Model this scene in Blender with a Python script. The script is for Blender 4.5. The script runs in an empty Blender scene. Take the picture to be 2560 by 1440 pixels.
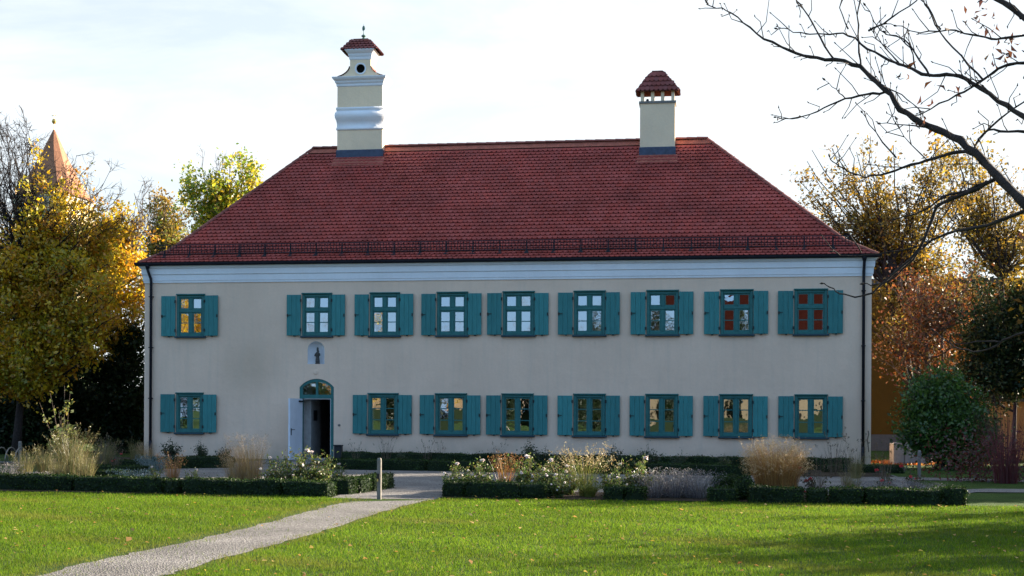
import bpy, math, random
import numpy as np
from mathutils import Vector, Matrix
R = math.radians
rng = np.random.default_rng(7)
random.seed(7)
S = bpy.context.scene
COL = S.collection

# ------------------------------------------------------------------ camera
F_PX, YAW, ROLL, CY, CAM_Y, EYE = 3184.9, 0.14193, 0.00512, 1033.15, -42.979, 1.65
cam_d = bpy.data.cameras.new('camera')
cam = bpy.data.objects.new('camera', cam_d)
COL.objects.link(cam)
S.camera = cam
cam_d.sensor_width = 36.0
cam_d.lens = F_PX / 2560 * 36.0
cam_d.shift_y = (CY - 720) / 2560
cam_d.clip_end = 3000
cam.location = (0, CAM_Y, EYE)
cam.rotation_euler = (Matrix.Rotation(YAW, 3, 'Z') @ Matrix.Rotation(R(90), 3, 'X') @ Matrix.Rotation(ROLL, 3, 'Z')).to_euler()

# ------------------------------------------------------------------ light
SUN_EL, SUN_PHI = 16.5, 35.0            # elevation, angle behind the facade line (from +X towards +Y)
SKY_STRENGTH, SUN_STRENGTH, EXPOSURE = 0.05, 5.0, 2.2
sd = Vector((math.cos(R(SUN_EL)) * math.cos(R(SUN_PHI)), math.cos(R(SUN_EL)) * math.sin(R(SUN_PHI)), math.sin(R(SUN_EL))))
sun_d = bpy.data.lights.new('sun', 'SUN')
sun_d.energy = SUN_STRENGTH
sun_d.angle = R(0.5)
sun_d.color = (1.0, 0.87, 0.68)
sun = bpy.data.objects.new('sun', sun_d)
COL.objects.link(sun)
sun.rotation_euler = sd.to_track_quat('Z', 'Y').to_euler()
sun.location = (30, 20, 30)

W = bpy.data.worlds.new('World')
S.world = W
W.use_nodes = True
nt = W.node_tree
nt.nodes.clear()
def wn(t, **k):
    n = nt.nodes.new(t)
    for a, b in k.items():
        setattr(n, a, b)
    return n
sky = wn('ShaderNodeTexSky', sky_type='NISHITA', sun_disc=False, sun_elevation=R(SUN_EL), sun_rotation=R(90 - SUN_PHI), air_density=1.0, dust_density=0.6, ozone_density=1.0)
tc = wn('ShaderNodeTexCoord')
mp = wn('ShaderNodeMapping')
mp.inputs['Scale'].default_value = (1.1, 1.6, 4.5)
mp.inputs['Rotation'].default_value = (0, R(14), R(20))
cn = wn('ShaderNodeTexNoise')
cn.inputs['Scale'].default_value = 2.2
cn.inputs['Detail'].default_value = 9
cn.inputs['Roughness'].default_value = 0.58
cn.inputs['Distortion'].default_value = 0.5
cr = wn('ShaderNodeValToRGB')
cr.color_ramp.elements[0].position = 0.40
cr.color_ramp.elements[0].color = (0.60, 0.60, 0.60, 1)
cr.color_ramp.elements[1].position = 0.58
cr.color_ramp.elements[1].color = (0.95, 0.95, 0.95, 1)
mx = wn('ShaderNodeMixRGB')
mx.inputs['Color2'].default_value = (4.7, 5.0, 5.25, 1)
bg = wn('ShaderNodeBackground')
bg.inputs['Strength'].default_value = SKY_STRENGTH
out = wn('ShaderNodeOutputWorld')
L = nt.links.new
L(tc.outputs['Generated'], mp.inputs['Vector'])
L(mp.outputs[0], cn.inputs['Vector'])
L(cn.outputs['Fac'], cr.inputs[0])
# less cloud on the side away from the sun (behind the viewer)
sx = wn('ShaderNodeSeparateXYZ')
L(tc.outputs['Generated'], sx.inputs[0])
mr = wn('ShaderNodeMapRange')
mr.inputs['From Min'].default_value = -0.5
mr.inputs['From Max'].default_value = 0.4
mr.inputs['To Min'].default_value = 0.08
mr.inputs['To Max'].default_value = 1.0
L(sx.outputs['Y'], mr.inputs['Value'])
mm = wn('ShaderNodeMath', operation='MULTIPLY')
L(cr.outputs[0], mm.inputs[0])
L(mr.outputs[0], mm.inputs[1])
bl = wn('ShaderNodeMixRGB')
bl.inputs['Color2'].default_value = (1.9, 3.7, 6.5, 1)
mb_ = wn('ShaderNodeMapRange')
mb_.inputs['From Min'].default_value = 0.25
mb_.inputs['From Max'].default_value = -0.45
mb_.inputs['To Max'].default_value = 0.75
L(sx.outputs['Y'], mb_.inputs['Value'])
L(mb_.outputs[0], bl.inputs['Fac'])
L(sky.outputs[0], bl.inputs['Color1'])
L(bl.outputs[0], mx.inputs['Color1'])
L(mm.outputs[0], mx.inputs['Fac'])
L(mx.outputs[0], bg.inputs['Color'])
L(bg.outputs[0], out.inputs['Surface'])

S.view_settings.view_transform = 'Standard'
S.view_settings.look = 'None'
S.view_settings.exposure = EXPOSURE
S.view_settings.gamma = 1.0
S.view_settings.use_curve_mapping = False
S.render.engine = 'CYCLES'
S.cycles.max_bounces = 8
S.cycles.transparent_max_bounces = 16

# ------------------------------------------------------------------ surveying helpers: photo pixel -> world point
def _ray(u, v):
    a, b = u - 1280.0, v - CY
    cr_, sr_ = math.cos(ROLL), math.sin(ROLL)
    u2, v2 = cr_ * a + sr_ * b, -sr_ * a + cr_ * b
    c, s = math.cos(YAW), math.sin(YAW)
    return c * u2 / F_PX - s, s * u2 / F_PX + c, -v2 / F_PX
def P(u, v, Y):
    dx, dy, dz = _ray(u, v)
    t = (Y - CAM_Y) / dy
    return Vector((dx * t, Y, EYE + dz * t))
def G(u, v, z=0.0):
    dx, dy, dz = _ray(u, v)
    t = (z - EYE) / dz
    return Vector((dx * t, CAM_Y + dy * t, z))

# ------------------------------------------------------------------ materials
def srgb(r, g, b):
    f = lambda c: (c / 255 / 12.92) if c / 255 <= 0.04045 else ((c / 255 + 0.055) / 1.055) ** 2.4
    return (f(r), f(g), f(b), 1)
def new_mat(name):
    m = bpy.data.materials.new(name)
    m.use_nodes = True
    return m, m.node_tree, m.node_tree.nodes['Principled BSDF']
def mat(name, col, rough=0.7, var=0.15, scale=6.0, bump=0.0, bscale=60.0, metal=0.0, attr=False, stretch=None, spec=0.3):
    m, t, b = new_mat(name)
    b.inputs['Roughness'].default_value = rough
    b.inputs['Metallic'].default_value = metal
    b.inputs['Specular IOR Level'].default_value = spec
    tcn = t.nodes.new('ShaderNodeTexCoord')
    vec = tcn.outputs['Object']
    if stretch:
        mpn = t.nodes.new('ShaderNodeMapping')
        mpn.inputs['Scale'].default_value = stretch
        t.links.new(vec, mpn.inputs[0])
        vec = mpn.outputs[0]
    n = t.nodes.new('ShaderNodeTexNoise')
    n.inputs['Scale'].default_value = scale
    n.inputs['Detail'].default_value = 6
    n.inputs['Roughness'].default_value = 0.6
    t.links.new(vec, n.inputs['Vector'])
    r = t.nodes.new('ShaderNodeMapRange')
    r.inputs['From Min'].default_value = 0.3
    r.inputs['From Max'].default_value = 0.7
    r.inputs['To Min'].default_value = 1 - var
    r.inputs['To Max'].default_value = 1 + var
    t.links.new(n.outputs['Fac'], r.inputs['Value'])
    mul = t.nodes.new('ShaderNodeVectorMath')
    mul.operation = 'SCALE'
    if attr:
        a = t.nodes.new('ShaderNodeAttribute')
        a.attribute_name = 'tint'
        t.links.new(a.outputs['Color'], mul.inputs[0])
    else:
        mul.inputs[0].default_value = col[:3]
    t.links.new(r.outputs[0], mul.inputs['Scale'])
    t.links.new(mul.outputs[0], b.inputs['Base Color'])
    if bump:
        n2 = t.nodes.new('ShaderNodeTexNoise')
        n2.inputs['Scale'].default_value = bscale
        n2.inputs['Detail'].default_value = 5
        t.links.new(vec, n2.inputs['Vector'])
        bp = t.nodes.new('ShaderNodeBump')
        bp.inputs['Strength'].default_value = bump
        bp.inputs['Distance'].default_value = 0.02
        t.links.new(n2.outputs['Fac'], bp.inputs['Height'])
        t.links.new(bp.outputs[0], b.inputs['Normal'])
    return m
def leaf_mat(name, trans=0.5, gloss=0.045):
    m = bpy.data.materials.new(name)
    m.use_nodes = True
    t = m.node_tree
    t.nodes.clear()
    o = t.nodes.new('ShaderNodeOutputMaterial')
    a = t.nodes.new('ShaderNodeAttribute')
    a.attribute_name = 'tint'
    d = t.nodes.new('ShaderNodeBsdfDiffuse')
    tr = t.nodes.new('ShaderNodeBsdfTranslucent')
    g = t.nodes.new('ShaderNodeBsdfGlossy')
    g.inputs['Roughness'].default_value = 0.45
    m1 = t.nodes.new('ShaderNodeMixShader')
    m1.inputs[0].default_value = trans
    m2 = t.nodes.new('ShaderNodeMixShader')
    m2.inputs[0].default_value = gloss
    t.links.new(a.outputs['Color'], d.inputs['Color'])
    t.links.new(a.outputs['Color'], tr.inputs['Color'])
    t.links.new(d.outputs[0], m1.inputs[1])
    t.links.new(tr.outputs[0], m1.inputs[2])
    t.links.new(m1.outputs[0], m2.inputs[1])
    t.links.new(g.outputs[0], m2.inputs[2])
    t.links.new(m2.outputs[0], o.inputs['Surface'])
    return m
def ground_mat(name, c1, c2, c3, cell=55.0, bump=0.6, patch=0.5, dist=0.03):
    """gravel, soil or turf: cells of three tones, broad patches and bump"""
    m, t, b = new_mat(name)
    b.inputs['Roughness'].default_value = 0.95
    b.inputs['Specular IOR Level'].default_value = 0.15
    tcn = t.nodes.new('ShaderNodeTexCoord')
    v = t.nodes.new('ShaderNodeTexVoronoi')
    v.inputs['Scale'].default_value = cell
    t.links.new(tcn.outputs['Object'], v.inputs['Vector'])
    sp = t.nodes.new('ShaderNodeSeparateColor')
    t.links.new(v.outputs['Color'], sp.inputs[0])
    r = t.nodes.new('ShaderNodeValToRGB')
    e = r.color_ramp.elements
    e[0].color = c1
    e[1].color = c3
    e.new(0.5).color = c2
    t.links.new(sp.outputs[0], r.inputs[0])
    n = t.nodes.new('ShaderNodeTexNoise')
    n.inputs['Scale'].default_value = 0.9
    n.inputs['Detail'].default_value = 8
    t.links.new(tcn.outputs['Object'], n.inputs['Vector'])
    mrn = t.nodes.new('ShaderNodeMapRange')
    mrn.inputs['From Min'].default_value = 0.3
    mrn.inputs['From Max'].default_value = 0.7
    mrn.inputs['To Min'].default_value = 1 - patch * 0.5
    mrn.inputs['To Max'].default_value = 1 + patch * 0.5
    t.links.new(n.outputs['Fac'], mrn.inputs['Value'])
    mul = t.nodes.new('ShaderNodeVectorMath')
    mul.operation = 'SCALE'
    t.links.new(r.outputs[0], mul.inputs[0])
    t.links.new(mrn.outputs[0], mul.inputs['Scale'])
    t.links.new(mul.outputs[0], b.inputs['Base Color'])
    bp = t.nodes.new('ShaderNodeBump')
    bp.inputs['Strength'].default_value = bump
    bp.inputs['Distance'].default_value = dist
    t.links.new(v.outputs['Distance'], bp.inputs['Height'])
    t.links.new(bp.outputs[0], b.inputs['Normal'])
    return m
def plaster_mat(name, col, stain):
    m, t, b = new_mat(name)
    b.inputs['Roughness'].default_value = 0.92
    b.inputs['Specular IOR Level'].default_value = 0.15
    tcn = t.nodes.new('ShaderNodeTexCoord')
    cur = None
    for sc, lo, hi, amt, stv in ((0.35, 0.42, 0.66, 0.30, (1, 1, 1)), (1.6, 0.45, 0.75, 0.16, (1, 1, 0.35)), (14.0, 0.35, 0.7, 0.14, (1, 1, 1))):
        mpn = t.nodes.new('ShaderNodeMapping')
        mpn.inputs['Scale'].default_value = stv
        t.links.new(tcn.outputs['Object'], mpn.inputs[0])
        n = t.nodes.new('ShaderNodeTexNoise')
        n.inputs['Scale'].default_value = sc
        n.inputs['Detail'].default_value = 7
        t.links.new(mpn.outputs[0], n.inputs['Vector'])
        r = t.nodes.new('ShaderNodeMapRange')
        r.inputs['From Min'].default_value = lo
        r.inputs['From Max'].default_value = hi
        r.inputs['To Max'].default_value = amt
        t.links.new(n.outputs['Fac'], r.inputs['Value'])
        mixn = t.nodes.new('ShaderNodeMixRGB')
        mixn.inputs['Color2'].default_value = stain
        if cur is None:
            mixn.inputs['Color1'].default_value = col
        else:
            t.links.new(cur, mixn.inputs['Color1'])
        t.links.new(r.outputs[0], mixn.inputs['Fac'])
        cur = mixn.outputs[0]
    t.links.new(cur, b.inputs['Base Color'])
    n2 = t.nodes.new('ShaderNodeTexNoise')
    n2.inputs['Scale'].default_value = 45
    n2.inputs['Detail'].default_value = 6
    n3 = t.nodes.new('ShaderNodeTexNoise')
    n3.inputs['Scale'].default_value = 2.5
    ad = t.nodes.new('ShaderNodeMath')
    t.links.new(tcn.outputs['Object'], n2.inputs['Vector'])
    t.links.new(tcn.outputs['Object'], n3.inputs['Vector'])
    mu = t.nodes.new('ShaderNodeMath')
    mu.operation = 'MULTIPLY'
    mu.inputs[1].default_value = 4.0
    t.links.new(n3.outputs['Fac'], mu.inputs[0])
    t.links.new(n2.outputs['Fac'], ad.inputs[0])
    t.links.new(mu.outputs[0], ad.inputs[1])
    bp = t.nodes.new('ShaderNodeBump')
    bp.inputs['Strength'].default_value = 0.35
    bp.inputs['Distance'].default_value = 0.015
    t.links.new(ad.outputs[0], bp.inputs['Height'])
    t.links.new(bp.outputs[0], b.inputs['Normal'])
    return m
def facade_mat():
    m = plaster_mat('facade_plaster', (0.76, 0.555, 0.42, 1), (0.54, 0.39, 0.29, 1))
    t = m.node_tree
    b = t.nodes['Principled BSDF']
    src = b.inputs['Base Color'].links[0].from_socket
    tcn = t.nodes.new('ShaderNodeTexCoord')
    sp = t.nodes.new('ShaderNodeSeparateXYZ')
    t.links.new(tcn.outputs['Object'], sp.inputs[0])
    nz = t.nodes.new('ShaderNodeTexNoise')
    nz.inputs['Scale'].default_value = 1.4
    nz.inputs['Detail'].default_value = 8
    t.links.new(tcn.outputs['Object'], nz.inputs['Vector'])
    def over(fac, colr, base):
        k = t.nodes.new('ShaderNodeMixRGB')
        k.inputs['Color2'].default_value = colr
        t.links.new(base, k.inputs['Color1'])
        t.links.new(fac, k.inputs['Fac'])
        return k.outputs[0]
    def mth(op, x, y):
        k = t.nodes.new('ShaderNodeMath')
        k.operation = op
        for i, v in enumerate((x, y)):
            if isinstance(v, (int, float)): k.inputs[i].default_value = v
            else: t.links.new(v, k.inputs[i])
        return k.outputs[0]
    def ramp(v, a, b_, lo, hi):
        k = t.nodes.new('ShaderNodeMapRange')
        k.inputs['From Min'].default_value, k.inputs['From Max'].default_value = a, b_
        k.inputs['To Min'].default_value, k.inputs['To Max'].default_value = lo, hi
        t.links.new(v, k.inputs['Value'])
        return k.outputs[0]
    # splash dirt near the ground
    f = mth('MULTIPLY', ramp(sp.outputs['Z'], 0.0, 0.75, 1.0, 0.0), ramp(nz.outputs['Fac'], 0.35, 0.65, 0.15, 0.7))
    cur = over(f, (0.30, 0.25, 0.20, 1), src)
    # old damp patch left of the doorway
    c = P(625, 925, 0)
    d1 = t.nodes.new('ShaderNodeVectorMath')
    d1.operation = 'DISTANCE'
    d1.inputs[1].default_value = (c.x, 0, c.z)
    t.links.new(tcn.outputs['Object'], d1.inputs[0])
    dd = mth('ADD', d1.outputs['Value'], mth('MULTIPLY', nz.outputs['Fac'], 1.6))
    cur = over(ramp(dd, 1.0, 2.1, 0.28, 0.0), (0.40, 0.30, 0.20, 1), cur)
    # rain streaks: stretched noise
    mpn = t.nodes.new('ShaderNodeMapping')
    mpn.inputs['Scale'].default_value = (3.2, 1, 0.22)
    t.links.new(tcn.outputs['Object'], mpn.inputs[0])
    n2 = t.nodes.new('ShaderNodeTexNoise')
    n2.inputs['Scale'].default_value = 2.0
    n2.inputs['Detail'].default_value = 6
    t.links.new(mpn.outputs[0], n2.inputs['Vector'])
    cur = over(ramp(n2.outputs['Fac'], 0.5, 0.75, 0.0, 0.22), (0.50, 0.42, 0.34, 1), cur)
    t.links.new(cur, b.inputs['Base Color'])
    return m
def glass_mat(name):
    m = bpy.data.materials.new(name)
    m.use_nodes = True
    t = m.node_tree
    t.nodes.clear()
    o = t.nodes.new('ShaderNodeOutputMaterial')
    tr = t.nodes.new('ShaderNodeBsdfTransparent')
    tr.inputs['Color'].default_value = (0.62, 0.66, 0.66, 1)
    g = t.nodes.new('ShaderNodeBsdfGlossy')
    g.inputs['Roughness'].default_value = 0.01
    g.inputs['Color'].default_value = (0.86, 0.95, 1, 1)
    tcn = t.nodes.new('ShaderNodeTexCoord')
    n = t.nodes.new('ShaderNodeTexNoise')
    n.inputs['Scale'].default_value = 2.6
    n.inputs['Detail'].default_value = 2
    t.links.new(tcn.outputs['Object'], n.inputs['Vector'])
    bp = t.nodes.new('ShaderNodeBump')
    bp.inputs['Strength'].default_value = 0.25
    bp.inputs['Distance'].default_value = 0.006
    t.links.new(n.outputs['Fac'], bp.inputs['Height'])
    t.links.new(bp.outputs[0], g.inputs['Normal'])
    mx_ = t.nodes.new('ShaderNodeMixShader')
    mx_.inputs[0].default_value = 0.42
    t.links.new(tr.outputs[0], mx_.inputs[1])
    t.links.new(g.outputs[0], mx_.inputs[2])
    t.links.new(mx_.outputs[0], o.inputs['Surface'])
    return m

M = {}
M['plaster'] = facade_mat()
M['chimney_plaster'] = plaster_mat('chimney_plaster', (0.90, 0.68, 0.46, 1), (0.44, 0.36, 0.28, 1))
M['white'] = plaster_mat('white_lime', (0.78, 0.78, 0.80, 1), (0.55, 0.54, 0.55, 1))
M['inner'] = mat('interior_plaster', (0.35, 0.34, 0.33, 1), 0.9)
M['floor'] = mat('interior_floor', (0.05, 0.04, 0.035, 1), 0.6)
M['tile'] = mat('clay_tile', (0.2, 0.06, 0.05, 1), 0.75, 0.30, 0.7, 0.2, 50, attr=True, spec=0.25)
M['tile_base'] = mat('tile_batten', (0.05, 0.018, 0.016, 1), 0.9)
M['tile_plain'] = mat('ridge_clay', (0.30, 0.085, 0.055, 1), 0.7, 0.25, 4.0, 0.2)
def vary(m, amt):
    t = m.node_tree
    b = t.nodes['Principled BSDF']
    src = b.inputs['Base Color'].links[0].from_socket
    oi = t.nodes.new('ShaderNodeObjectInfo')
    r_ = t.nodes.new('ShaderNodeMapRange')
    r_.inputs['To Min'].default_value = 1 - amt
    r_.inputs['To Max'].default_value = 1 + amt
    t.links.new(oi.outputs['Random'], r_.inputs['Value'])
    mu = t.nodes.new('ShaderNodeVectorMath')
    mu.operation = 'SCALE'
    t.links.new(src, mu.inputs[0])
    t.links.new(r_.outputs[0], mu.inputs['Scale'])
    t.links.new(mu.outputs[0], b.inputs['Base Color'])
M['gutter'] = mat('dark_sheet_metal', (0.014, 0.014, 0.020, 1), 0.65, 0.25, 5, spec=0.2)
M['flash'] = mat('blue_grey_flashing', (0.045, 0.06, 0.10, 1), 0.5, 0.3, 6)
M['teal'] = mat('teal_paint', (0.034, 0.185, 0.185, 1), 0.6, 0.16, 5, 0.12, 30, stretch=(4, 4, 0.6))
M['teal_frame'] = mat('green_frame_paint', (0.022, 0.125, 0.120, 1), 0.5, 0.16, 8)
M['sill'] = mat('sill_paint', (0.02, 0.055, 0.075, 1), 0.55, 0.2, 8)
vary(M['teal'], .14)
M['iron'] = mat('black_iron', (0.012, 0.012, 0.014, 1), 0.5, 0.2)
M['glass'] = glass_mat('window_glass')
M['door'] = mat('white_door_paint', (0.62, 0.66, 0.74, 1), 0.45, 0.06, 3)
M['brass'] = mat('brass', (0.6, 0.42, 0.15, 1), 0.35, 0.1, metal=1.0)
M['verdigris'] = mat('verdigris_copper', (0.10, 0.19, 0.15, 1), 0.6, 0.3, 12)
M['dark'] = mat('plain_black', (0.006, 0.006, 0.006, 1), 0.95)  # near-black for the oculus, slit window and far window panes
M['bronze'] = mat('dark_wood_statue', (0.06, 0.055, 0.05, 1), 0.6, 0.4, 25)
M['bark'] = mat('brown_bark', (0.045, 0.034, 0.026, 1), 0.95, 0.4, 8, 0.6, 25, stretch=(1, 1, 0.25))
M['bark_grey'] = mat('grey_twig_bark', (0.10, 0.075, 0.06, 1), 0.95, 0.4, 8, 0.4, 25)
M['bark_dark'] = mat('dark_bark', (0.030, 0.022, 0.020, 1), 0.9, 0.45, 14, 0.7, 40)  # darkest of the three bark tones
M['leaf'] = leaf_mat('leaf')
M['leaf_ever'] = leaf_mat('evergreen_leaf', 0.22, 0.02)
M['box_core'] = mat('box_hedge_core', (0.010, 0.020, 0.008, 1), 1.0, 0.4, 20)
M['blade'] = leaf_mat('grass_blade', 0.5, 0.004)
M['straw'] = leaf_mat('dry_grass', 0.42, 0.05)
M['petal'] = leaf_mat('petal', 0.3, 0.02)
M['gravel'] = ground_mat('pale_gravel', (0.11, 0.10, 0.099, 1), (0.175, 0.163, 0.157, 1), (0.28, 0.265, 0.25, 1), 50, 0.9, 0.5, 0.03)
M['soil'] = ground_mat('bed_soil', (0.020, 0.014, 0.010, 1), (0.04, 0.028, 0.018, 1), (0.07, 0.05, 0.03, 1), 25, 0.9, 0.7, 0.05)
M['turf'] = ground_mat('turf', (0.018, 0.042, 0.006, 1), (0.032, 0.068, 0.009, 1), (0.055, 0.085, 0.014, 1), 60, 0.8, 0.6, 0.03)
M['steel'] = mat('galvanised_steel', (0.17, 0.155, 0.14, 1), 0.5, 0.25, 14, metal=0.3)
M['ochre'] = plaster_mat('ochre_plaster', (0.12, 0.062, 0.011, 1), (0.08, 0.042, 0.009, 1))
M['apricot'] = plaster_mat('apricot_plaster', (0.55, 0.33, 0.16, 1), (0.38, 0.22, 0.1, 1))
M['concrete'] = mat('grey_concrete', (0.26, 0.25, 0.25, 1), 0.9, 0.2, 5, 0.2)
M['bin'] = mat('black_bin', (0.012, 0.014, 0.018, 1), 0.5)
M['paper_green'] = mat('green_paper', (0.16, 0.40, 0.12, 1), 0.8, 0.1)
M['roofgrey'] = mat('grey_roof_edge', (0.11, 0.11, 0.12, 1), 0.7)

# ------------------------------------------------------------------ mesh helpers
def link(o):
    COL.objects.link(o)
    return o
WORLD_OFF = {}
def tag(o, label=None, cat=None, group=None, kind=None):
    if label: o['label'] = label
    if cat: o['category'] = cat
    if group: o['group'] = group
    if kind: o['kind'] = kind
    return o
def thing(name, loc, label, cat, group=None):
    o = link(bpy.data.objects.new(name, None))
    o.empty_display_size = 0.2
    o.location = loc
    WORLD_OFF[o] = Vector(loc)
    return tag(o, label, cat, group, 'thing')
def set_parent(o, parent):
    if parent is None: return
    o.parent = parent
    if parent in WORLD_OFF:
        o.matrix_parent_inverse = Matrix.Translation(-WORLD_OFF[parent])
class MB:
    """collects shapes, then becomes one mesh object"""
    def __init__(s): s.v, s.f, s.m, s.t = [], [], [], []
    def add(s, vs, fs, mi=0, tint=None):
        b = len(s.v)
        s.v += [tuple(x) for x in vs]
        s.f += [[b + i for i in f] for f in fs]
        s.m += [mi] * len(fs)
        s.t += [tint] * len(fs)
        return s
    def box(s, x0, x1, y0, y1, z0, z1, mi=0):
        vs = [(x, y, z) for z in (z0, z1) for y in (y0, y1) for x in (x0, x1)]
        return s.add(vs, [(0, 2, 3, 1), (4, 5, 7, 6), (0, 1, 5, 4), (2, 6, 7, 3), (0, 4, 6, 2), (1, 3, 7, 5)], mi)
    def bevbox(s, x0, x1, y0, y1, z0, z1, b, mi=0):
        """box with its front (-y) edges chamfered"""
        vs = [(x0, y1, z0), (x1, y1, z0), (x1, y1, z1), (x0, y1, z1), (x0, y0 + b, z0), (x1, y0 + b, z0), (x1, y0 + b, z1), (x0, y0 + b, z1),
              (x0 + b, y0, z0 + b), (x1 - b, y0, z0 + b), (x1 - b, y0, z1 - b), (x0 + b, y0, z1 - b)]
        return s.add(vs, [(0, 3, 2, 1), (0, 1, 5, 4), (1, 2, 6, 5), (2, 3, 7, 6), (3, 0, 4, 7), (4, 5, 9, 8), (5, 6, 10, 9), (6, 7, 11, 10), (7, 4, 8, 11), (8, 9, 10, 11)], mi)
    def tube(s, pts, rad, n=6, mi=0, cap=True):
        pts = [Vector(p) for p in pts]
        if not hasattr(rad, '__len__'): rad = [rad] * len(pts)
        vs, fs = [], []
        prev = None
        for i, p in enumerate(pts):
            d = (pts[min(i + 1, len(pts) - 1)] - pts[max(i - 1, 0)])
            d = d.normalized() if d.length > 1e-9 else Vector((0, 0, 1))
            if prev is None:
                a = d.orthogonal().normalized()
            else:
                a = prev - d * prev.dot(d)
                a = a.normalized() if a.length > 1e-6 else d.orthogonal().normalized()
            prev = a
            b = d.cross(a)
            for k in range(n):
                th = 2 * math.pi * k / n
                vs.append(p + (a * math.cos(th) + b * math.sin(th)) * rad[i])
        for i in range(len(pts) - 1):
            for k in range(n):
                fs.append((i * n + k, i * n + (k + 1) % n, (i + 1) * n + (k + 1) % n, (i + 1) * n + k))
        if cap:
            fs.append(tuple(range(n - 1, -1, -1)))
            fs.append(tuple((len(pts) - 1) * n + k for k in range(n)))
        return s.add(vs, fs, mi)
    def lathe(s, prof, c, n=16, sx=1.0, sy=1.0, mi=0):
        vs, fs = [], []
        for r, z in prof:
            for k in range(n):
                th = 2 * math.pi * k / n
                vs.append((c[0] + r * sx * math.cos(th), c[1] + r * sy * math.sin(th), c[2] + z))
        for i in range(len(prof) - 1):
            for k in range(n):
                fs.append((i * n + k, i * n + (k + 1) % n, (i + 1) * n + (k + 1) % n, (i + 1) * n + k))
        fs.append(tuple(range(n - 1, -1, -1)))
        fs.append(tuple((len(prof) - 1) * n + k for k in range(n)))
        return s.add(vs, fs, mi)
    def ring(s, prof, x0, x1, y0, y1, mi=0, closed=False):
        """profile of (outward offset, z) swept round a rectangle with mitred corners"""
        vs, fs = [], []
        for o, z in prof:
            vs += [(x0 - o, y0 - o, z), (x1 + o, y0 - o, z), (x1 + o, y1 + o, z), (x0 - o, y1 + o, z)]
        n = len(prof)
        for i in range(n if closed else n - 1):
            j = (i + 1) % n
            for k in range(4):
                l = (k + 1) % 4
                fs.append((i * 4 + k, i * 4 + l, j * 4 + l, j * 4 + k))
        return s.add(vs, fs, mi)
    def prism(s, poly, y0, y1, mi=0):
        """polygon in x,z extruded along y"""
        n = len(poly)
        vs = [(x, y0, z) for x, z in poly] + [(x, y1, z) for x, z in poly]
        fs = [tuple(range(n)), tuple(range(2 * n - 1, n - 1, -1))] + [(i, i + n, (i + 1) % n + n, (i + 1) % n) for i in range(n)]
        return s.add(vs, fs, mi)
    def build(s, name, mats, parent=None, smooth=False):
        me = bpy.data.meshes.new(name)
        me.from_pydata(s.v, [], s.f)
        if not isinstance(mats, (list, tuple)): mats = [mats]
        for m_ in mats: me.materials.append(m_)
        me.polygons.foreach_set('material_index', s.m)
        if any(t is not None for t in s.t):
            a = me.color_attributes.new('tint', 'FLOAT_COLOR', 'CORNER')
            arr = []
            for f, t in zip(s.f, s.t):
                arr += list((t or (0.3, 0.3, 0.3)) + (1.0,)) * len(f)
            a.data.foreach_set('color', arr)
        if smooth: me.polygons.foreach_set('use_smooth', [True] * len(s.f))
        me.update()
        o = link(bpy.data.objects.new(name, me))
        set_parent(o, parent)
        return o
def np_mesh(name, V, n_side, mats, parent=None, tint=None, mindex=None):
    """V: (faces, n_side, 3) separate polygons; tint: (faces, 3)"""
    nf = V.shape[0]
    me = bpy.data.meshes.new(name)
    me.vertices.add(nf * n_side)
    me.vertices.foreach_set('co', V.reshape(-1).astype(np.float32))
    me.loops.add(nf * n_side)
    me.loops.foreach_set('vertex_index', np.arange(nf * n_side, dtype=np.int32))
    me.polygons.add(nf)
    me.polygons.foreach_set('loop_start', np.arange(0, nf * n_side, n_side, dtype=np.int32))
    if not isinstance(mats, (list, tuple)): mats = [mats]
    for m_ in mats: me.materials.append(m_)
    if mindex is not None: me.polygons.foreach_set('material_index', mindex.astype(np.int32))
    me.update(calc_edges=True)
    if tint is not None:
        a = me.color_attributes.new('tint', 'FLOAT_COLOR', 'POINT')
        c = np.ones((nf, n_side, 4), np.float32)
        c[:, :, :3] = tint[:, None, :]
        a.data.foreach_set('color', c.reshape(-1))
    o = link(bpy.data.objects.new(name, me))
    set_parent(o, parent)
    return o
def unit(a): return a / np.maximum(np.linalg.norm(a, axis=-1, keepdims=True), 1e-9)
def leaves(C, size, droop=0.3, aspect=0.55, fold=0.15):
    """one folded four-sided leaf at each centre"""
    n = len(C)
    d = rng.normal(size=(n, 3))
    d[:, 2] -= droop
    d = unit(d)
    u = unit(np.cross(d, rng.normal(size=(n, 3))))
    w = np.cross(d, u)
    s = (size * rng.uniform(0.45, 1.45, n))[:, None]
    mid = C + d * s * 0.05
    V = np.stack([C - d * s * 0.5, mid + u * s * aspect * 0.5 + w * s * fold, C + d * s * 0.5, mid - u * s * aspect * 0.5 + w * s * fold], 1)
    return V
def palette(n, cols, jit=0.18):
    cols = np.array([c[:3] for c in cols])
    c = cols[rng.integers(0, len(cols), n)]
    return c * rng.uniform(1 - jit, 1 + jit, (n, 1)) * rng.uniform(0.93, 1.07, (n, 3))

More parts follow.
